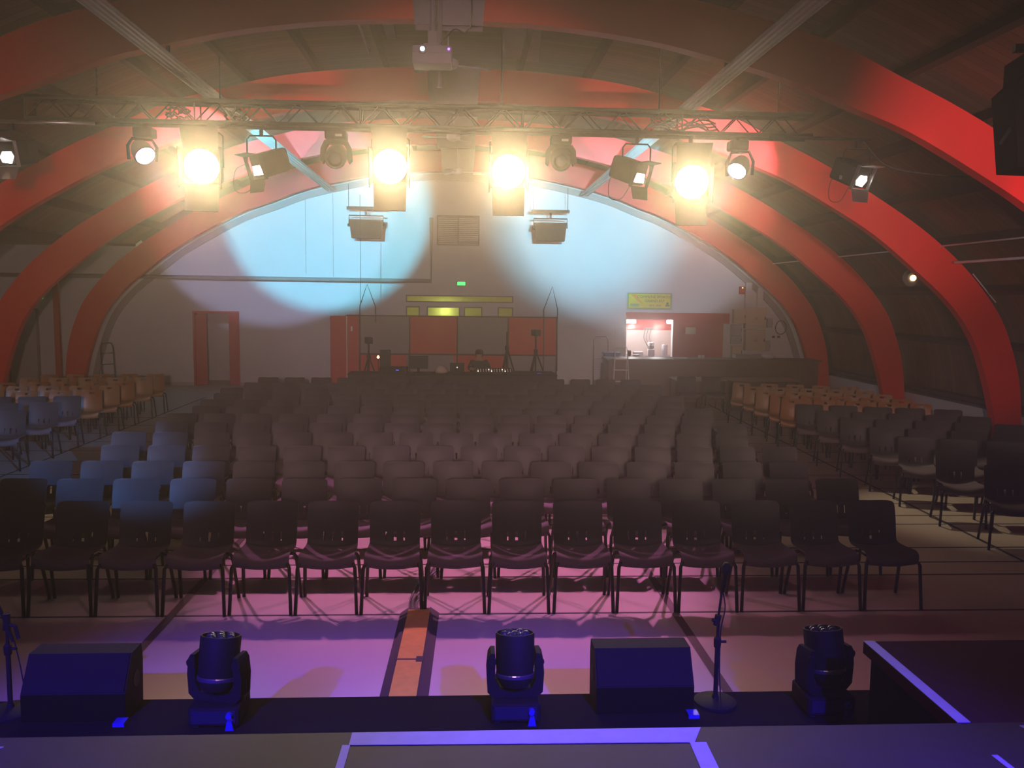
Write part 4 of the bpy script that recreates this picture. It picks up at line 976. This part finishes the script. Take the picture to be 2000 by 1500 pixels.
# desk with gear
t = thing('mixing_desk_table', 'long black-draped table at the sound booth', 'table', (0, 20.6, 0))
x0, x1 = at(682, 725, 20.6).x, at(1086, 725, 20.6).x
MB().bbox(x0, x1, -.35, .35, .74, .78, .008).obj('tabletop', M['black'], t); MB().box(x0+.01, x1-.01, -.352, -.342, .05, .74).obj('drape', M['cloth'], t)
for xx in (x0+.06, x1-.06):
    for yy in (-.3, .3): MB().box(xx-.02, xx+.02, yy-.02, yy+.02, 0, .74).obj('leg', M['black'], t)
def mon(px0, px1, zt, Y, label, nm='computer_monitor'):
    a, b = at(px0, 700, Y).x, at(px1, 700, Y).x; w = (b-a)/2
    t = thing(nm, label, 'monitor', ((a+b)/2, Y, .78)); MB().bbox(-w, w, -.02, .03, .10 if zt < .5 else .14, zt, .006).obj('screen', M['black'], t)
    MB().box(-.03, .03, .02, .05, .02, .2).obj('stand', M['black'], t); MB().box(-.12, .12, -.06, .12, 0, .02).obj('foot', M['black'], t)
mon(742, 763, .53, 20.7, 'black monitor at the left of the mixing table beside a small orange light')
mon(798, 836, .40, 20.6, 'large black monitor near the middle of the mixing table')
q = at(739, 690, 20.5)
t = thing('desk_lamp', 'small glowing orange desk lamp at the left of the mixing table', 'lamp', (q.x, 20.45, .78)); MB().lathe([(.05, 0), (.05, .015), (.008, .02), (.008, .34)], 12).obj('stand', M['black'], t); MB().lathe([(.01, .34), (.035, .37), (.01, .41)], 10).obj('bulb', M['glow'], t)
q = at(893, 708, 20.5)
t = thing('laptop', 'open laptop with a white emblem on its lid, in front of the sound engineer', 'laptop', (q.x, 20.5, .78))
MB().box(-.17, .17, 0, .24, 0, .018).obj('keyboard_base', M['black'], t)
b = MB(); b.m = Matrix.Rotation(-.25, 4, 'X'); b.box(-.17, .17, -.01, .0, .018, .25).obj('lid', M['black'], t)
b = MB(); b.m = Matrix.Rotation(-.25, 4, 'X'); b.lathe([(.016, -.0125), (.016, -.010)], 12, 'Y', (0, 0, .14)).obj('emblem', mat('laptop_emblem', (.9, .9, .9), .4, emis=(1, 1, 1), estr=1), t)
q = at(862, 718, 20.4)
tag(MB().lathe([(.02, 0), (.14, .01), (.17, .06), (.10, .16), (.03, .20)], 10).obj('cloth_bundle', M['beige'], None, True, (q.x, 20.45, .78)), 'crumpled pale bag on the mixing table left of the laptop', 'bag')
q0, q1 = at(930, 722, 20.5), at(1000, 722, 20.5); w = (q1.x-q0.x)/2
t = thing('mixing_console', 'wide mixing console with small pale knobs before the sound engineer', 'mixing console', ((q0.x+q1.x)/2, 20.5, .78))
MB().prism([(-.2, 0), (.22, 0), (.22, .12), (-.2, .05)], -w, w, 'X').obj('console_body', M['black'], t)
for i in range(13):
    for j in range(2): MB().box(-w*.9+i*w*.15-.01, -w*.9+i*w*.15+.01, -.15+j*.15-.01, -.15+j*.15+.01, .055+j*.025, .085+j*.025).obj('fader_knob', M['led' if (i+j) % 5 == 0 else 'tray'], t)
def rack(px0, px1, z1, Y, label, m_='black'):
    a, b = at(px0, 700, Y).x, at(px1, 700, Y).x
    t = thing('equipment_rack', label, 'equipment', ((a+b)/2, Y, .78)); w = (b-a)/2
    MB().bbox(-w, w, -.18, .18, 0, z1, .01).obj('case', M[m_], t)
    MB().box(-w*.85, w*.85, -.19, -.18, z1*.15, z1*.85).obj('front_panel', M['cab'], t)
    MB().box(w*.2, w*.4, -.195, -.19, z1*.5, z1*.65).obj('indicator', mat('blue_led', (.1, .1, 1), .4, emis=(.1, .15, 1), estr=.8), t)
rack(742, 796, .15, 20.45, 'low black equipment rack with a blue light under the left monitor')
rack(1000, 1080, .06, 20.45, 'flat black stage box at the right end of the mixing table')
# tripods
def tripod(px_, Y, ztop, spread, label, head=True):
    x = at(px_, 700, Y).x
    t = thing('tripod', label, 'tripod', (x, Y, 0), .3, 'tripods in the booth')
    MB().tube([(0, 0, .55), (0, 0, ztop)], .022, 8).obj('column', M['black'], t)
    for k_ in range(3):
        a_ = k_*2*PI/3-.5; MB().tube([(0, 0, ztop*.78), (spread*math.cos(a_), spread*math.sin(a_), 0)], .020, 8).obj('leg', M['black'], t)
    MB().lathe([(.05, ztop*.74), (.05, ztop*.80)], 12).obj('collar', M['black'], t)
    if head: MB().bbox(-.08, .08, -.14, .14, ztop, ztop+.16, .02).obj('camera_head', M['black'], t); 
tripod(720, 21.3, 1.42, .45, 'tripod with a small camera at the left side of the booth')
tripod(990, 21.3, 1.75, .42, 'slim light stand in the booth right of the sound engineer', False)
tripod(1046, 21.3, 1.65, .50, 'tall tripod with a large camera in front of the right red panel')

# sound engineer: one continuous skinned body
def skin_body(name, verts, edges, radii, m_, sub=2, root=0):
    me = bpy.data.meshes.new(name); me.from_pydata(verts, edges, []); o = bpy.data.objects.new(name, me); C.objects.link(o)
    o.modifiers.new('skin', 'SKIN'); sv = me.skin_vertices[0].data
    for i, r_ in enumerate(radii): sv[i].radius = (r_, r_*.85) if isinstance(r_, float) else r_; sv[i].use_root = (i == root)
    s = o.modifiers.new('sub', 'SUBSURF'); s.levels = sub; s.render_levels = sub
    dg = bpy.context.evaluated_depsgraph_get(); out = bpy.data.meshes.new_from_object(o.evaluated_get(dg))
    bpy.data.objects.remove(o); out.materials.clear(); out.materials.append(m_); out.shade_smooth()
    r = bpy.data.objects.new(name, out); C.objects.link(r); return r
q = at(936, 700, 21.15)
t = thing('person', 'seated person in a dark sweater working behind the mixing console', 'person', (q.x, 21.15, 0))
V = [(0, .02, .50), (0, .02, .72), (0, 0, .92), (0, -.01, 1.03), (0, -.02, 1.09), (0, -.03, 1.16), (0, -.03, 1.24),
     (-.17, 0, 1.0), (-.24, -.05, .86), (-.20, -.28, .86), (-.15, -.36, .87),
     (.17, 0, 1.0), (.24, -.05, .86), (.20, -.28, .86), (.15, -.36, .87),
     (-.10, -.05, .50), (-.13, -.42, .50), (-.13, -.44, .08), (.10, -.05, .50), (.13, -.42, .50), (.13, -.44, .08)]
E_ = [(0, 1), (1, 2), (2, 3), (3, 4), (4, 5), (5, 6), (2, 7), (7, 8), (8, 9), (9, 10), (2, 11), (11, 12), (12, 13), (13, 14), (0, 15), (15, 16), (16, 17), (0, 18), (18, 19), (19, 20)]
Rr = [.15, .15, .16, .09, .055, .085, .075, .075, .05, .036, .03, .075, .05, .036, .03, .09, .07, .045, .09, .07, .045]
bo = skin_body('body', V, E_, Rr, M['skin']); bo.parent = t
V = [(0, .02, .52), (0, .02, .72), (0, 0, .92), (0, -.01, 1.02), (-.17, 0, 1.0), (-.24, -.05, .86), (-.20, -.27, .86), (.17, 0, 1.0), (.24, -.05, .86), (.20, -.27, .86)]
E_ = [(0, 1), (1, 2), (2, 3), (2, 4), (4, 5), (5, 6), (2, 7), (7, 8), (8, 9)]
sw = skin_body('sweater', V, E_, [.175, .175, .185, .085, .092, .065, .050, .092, .065, .050], M['cloth']); sw.parent = t
V = [(-.10, -.05, .50), (0, .02, .50), (-.13, -.42, .50), (-.13, -.44, .10), (.10, -.05, .50), (.13, -.42, .50), (.13, -.44, .10)]
tr = skin_body('trousers', V, [(1, 0), (0, 2), (2, 3), (1, 4), (4, 5), (5, 6)], [.11, .15, .085, .06, .11, .085, .06], M['cloth'], root=1); tr.parent = t
hr = MB(); hr.lathe([(.096, 1.20), (.100, 1.25), (.085, 1.29), (.05, 1.315), (0, 1.32)], 18, 'Z', (0, -.005, 0)); hr.lathe([(.05, 1.10), (.088, 1.14), (.096, 1.20)], 18, 'Z', (0, .02, 0)); hr.obj('hair', M['hair'], t, True)
MB().prism([(-.105, 1.19), (-.13, 1.165), (-.11, 1.16)], -.012, .012, 'X').obj('nose', M['skin'], t)
for s in (-1, 1):
    MB().lathe([(.011, -.112), (.004, -.116)], 8, 'Y', (s*.03, 0, 1.20)).obj('eye', M['hair'], t)
    for f_ in range(5):
        dx = (-.03+.013*f_); L = [.065, .078, .082, .075, .045][f_]
        pts = [(s*.15+dx, -.385, .872), (s*.15+dx*1.25, -.385-L*.55, .868), (s*.15+dx*1.3, -.385-L, .85)]
        if f_ == 4: pts = [(s*.15-s*.02, -.37, .87), (s*.15-s*.05, -.40, .866), (s*.15-s*.055, -.425, .856)]
        MB().tube(pts, [.009, .008, .006], 6).obj('finger', M['skin'], t, True)
make_chair('black', 'stacking_chair', 'black plastic chair under the sound engineer behind the mixing table', (q.x, 21.15, 0), 0, None)
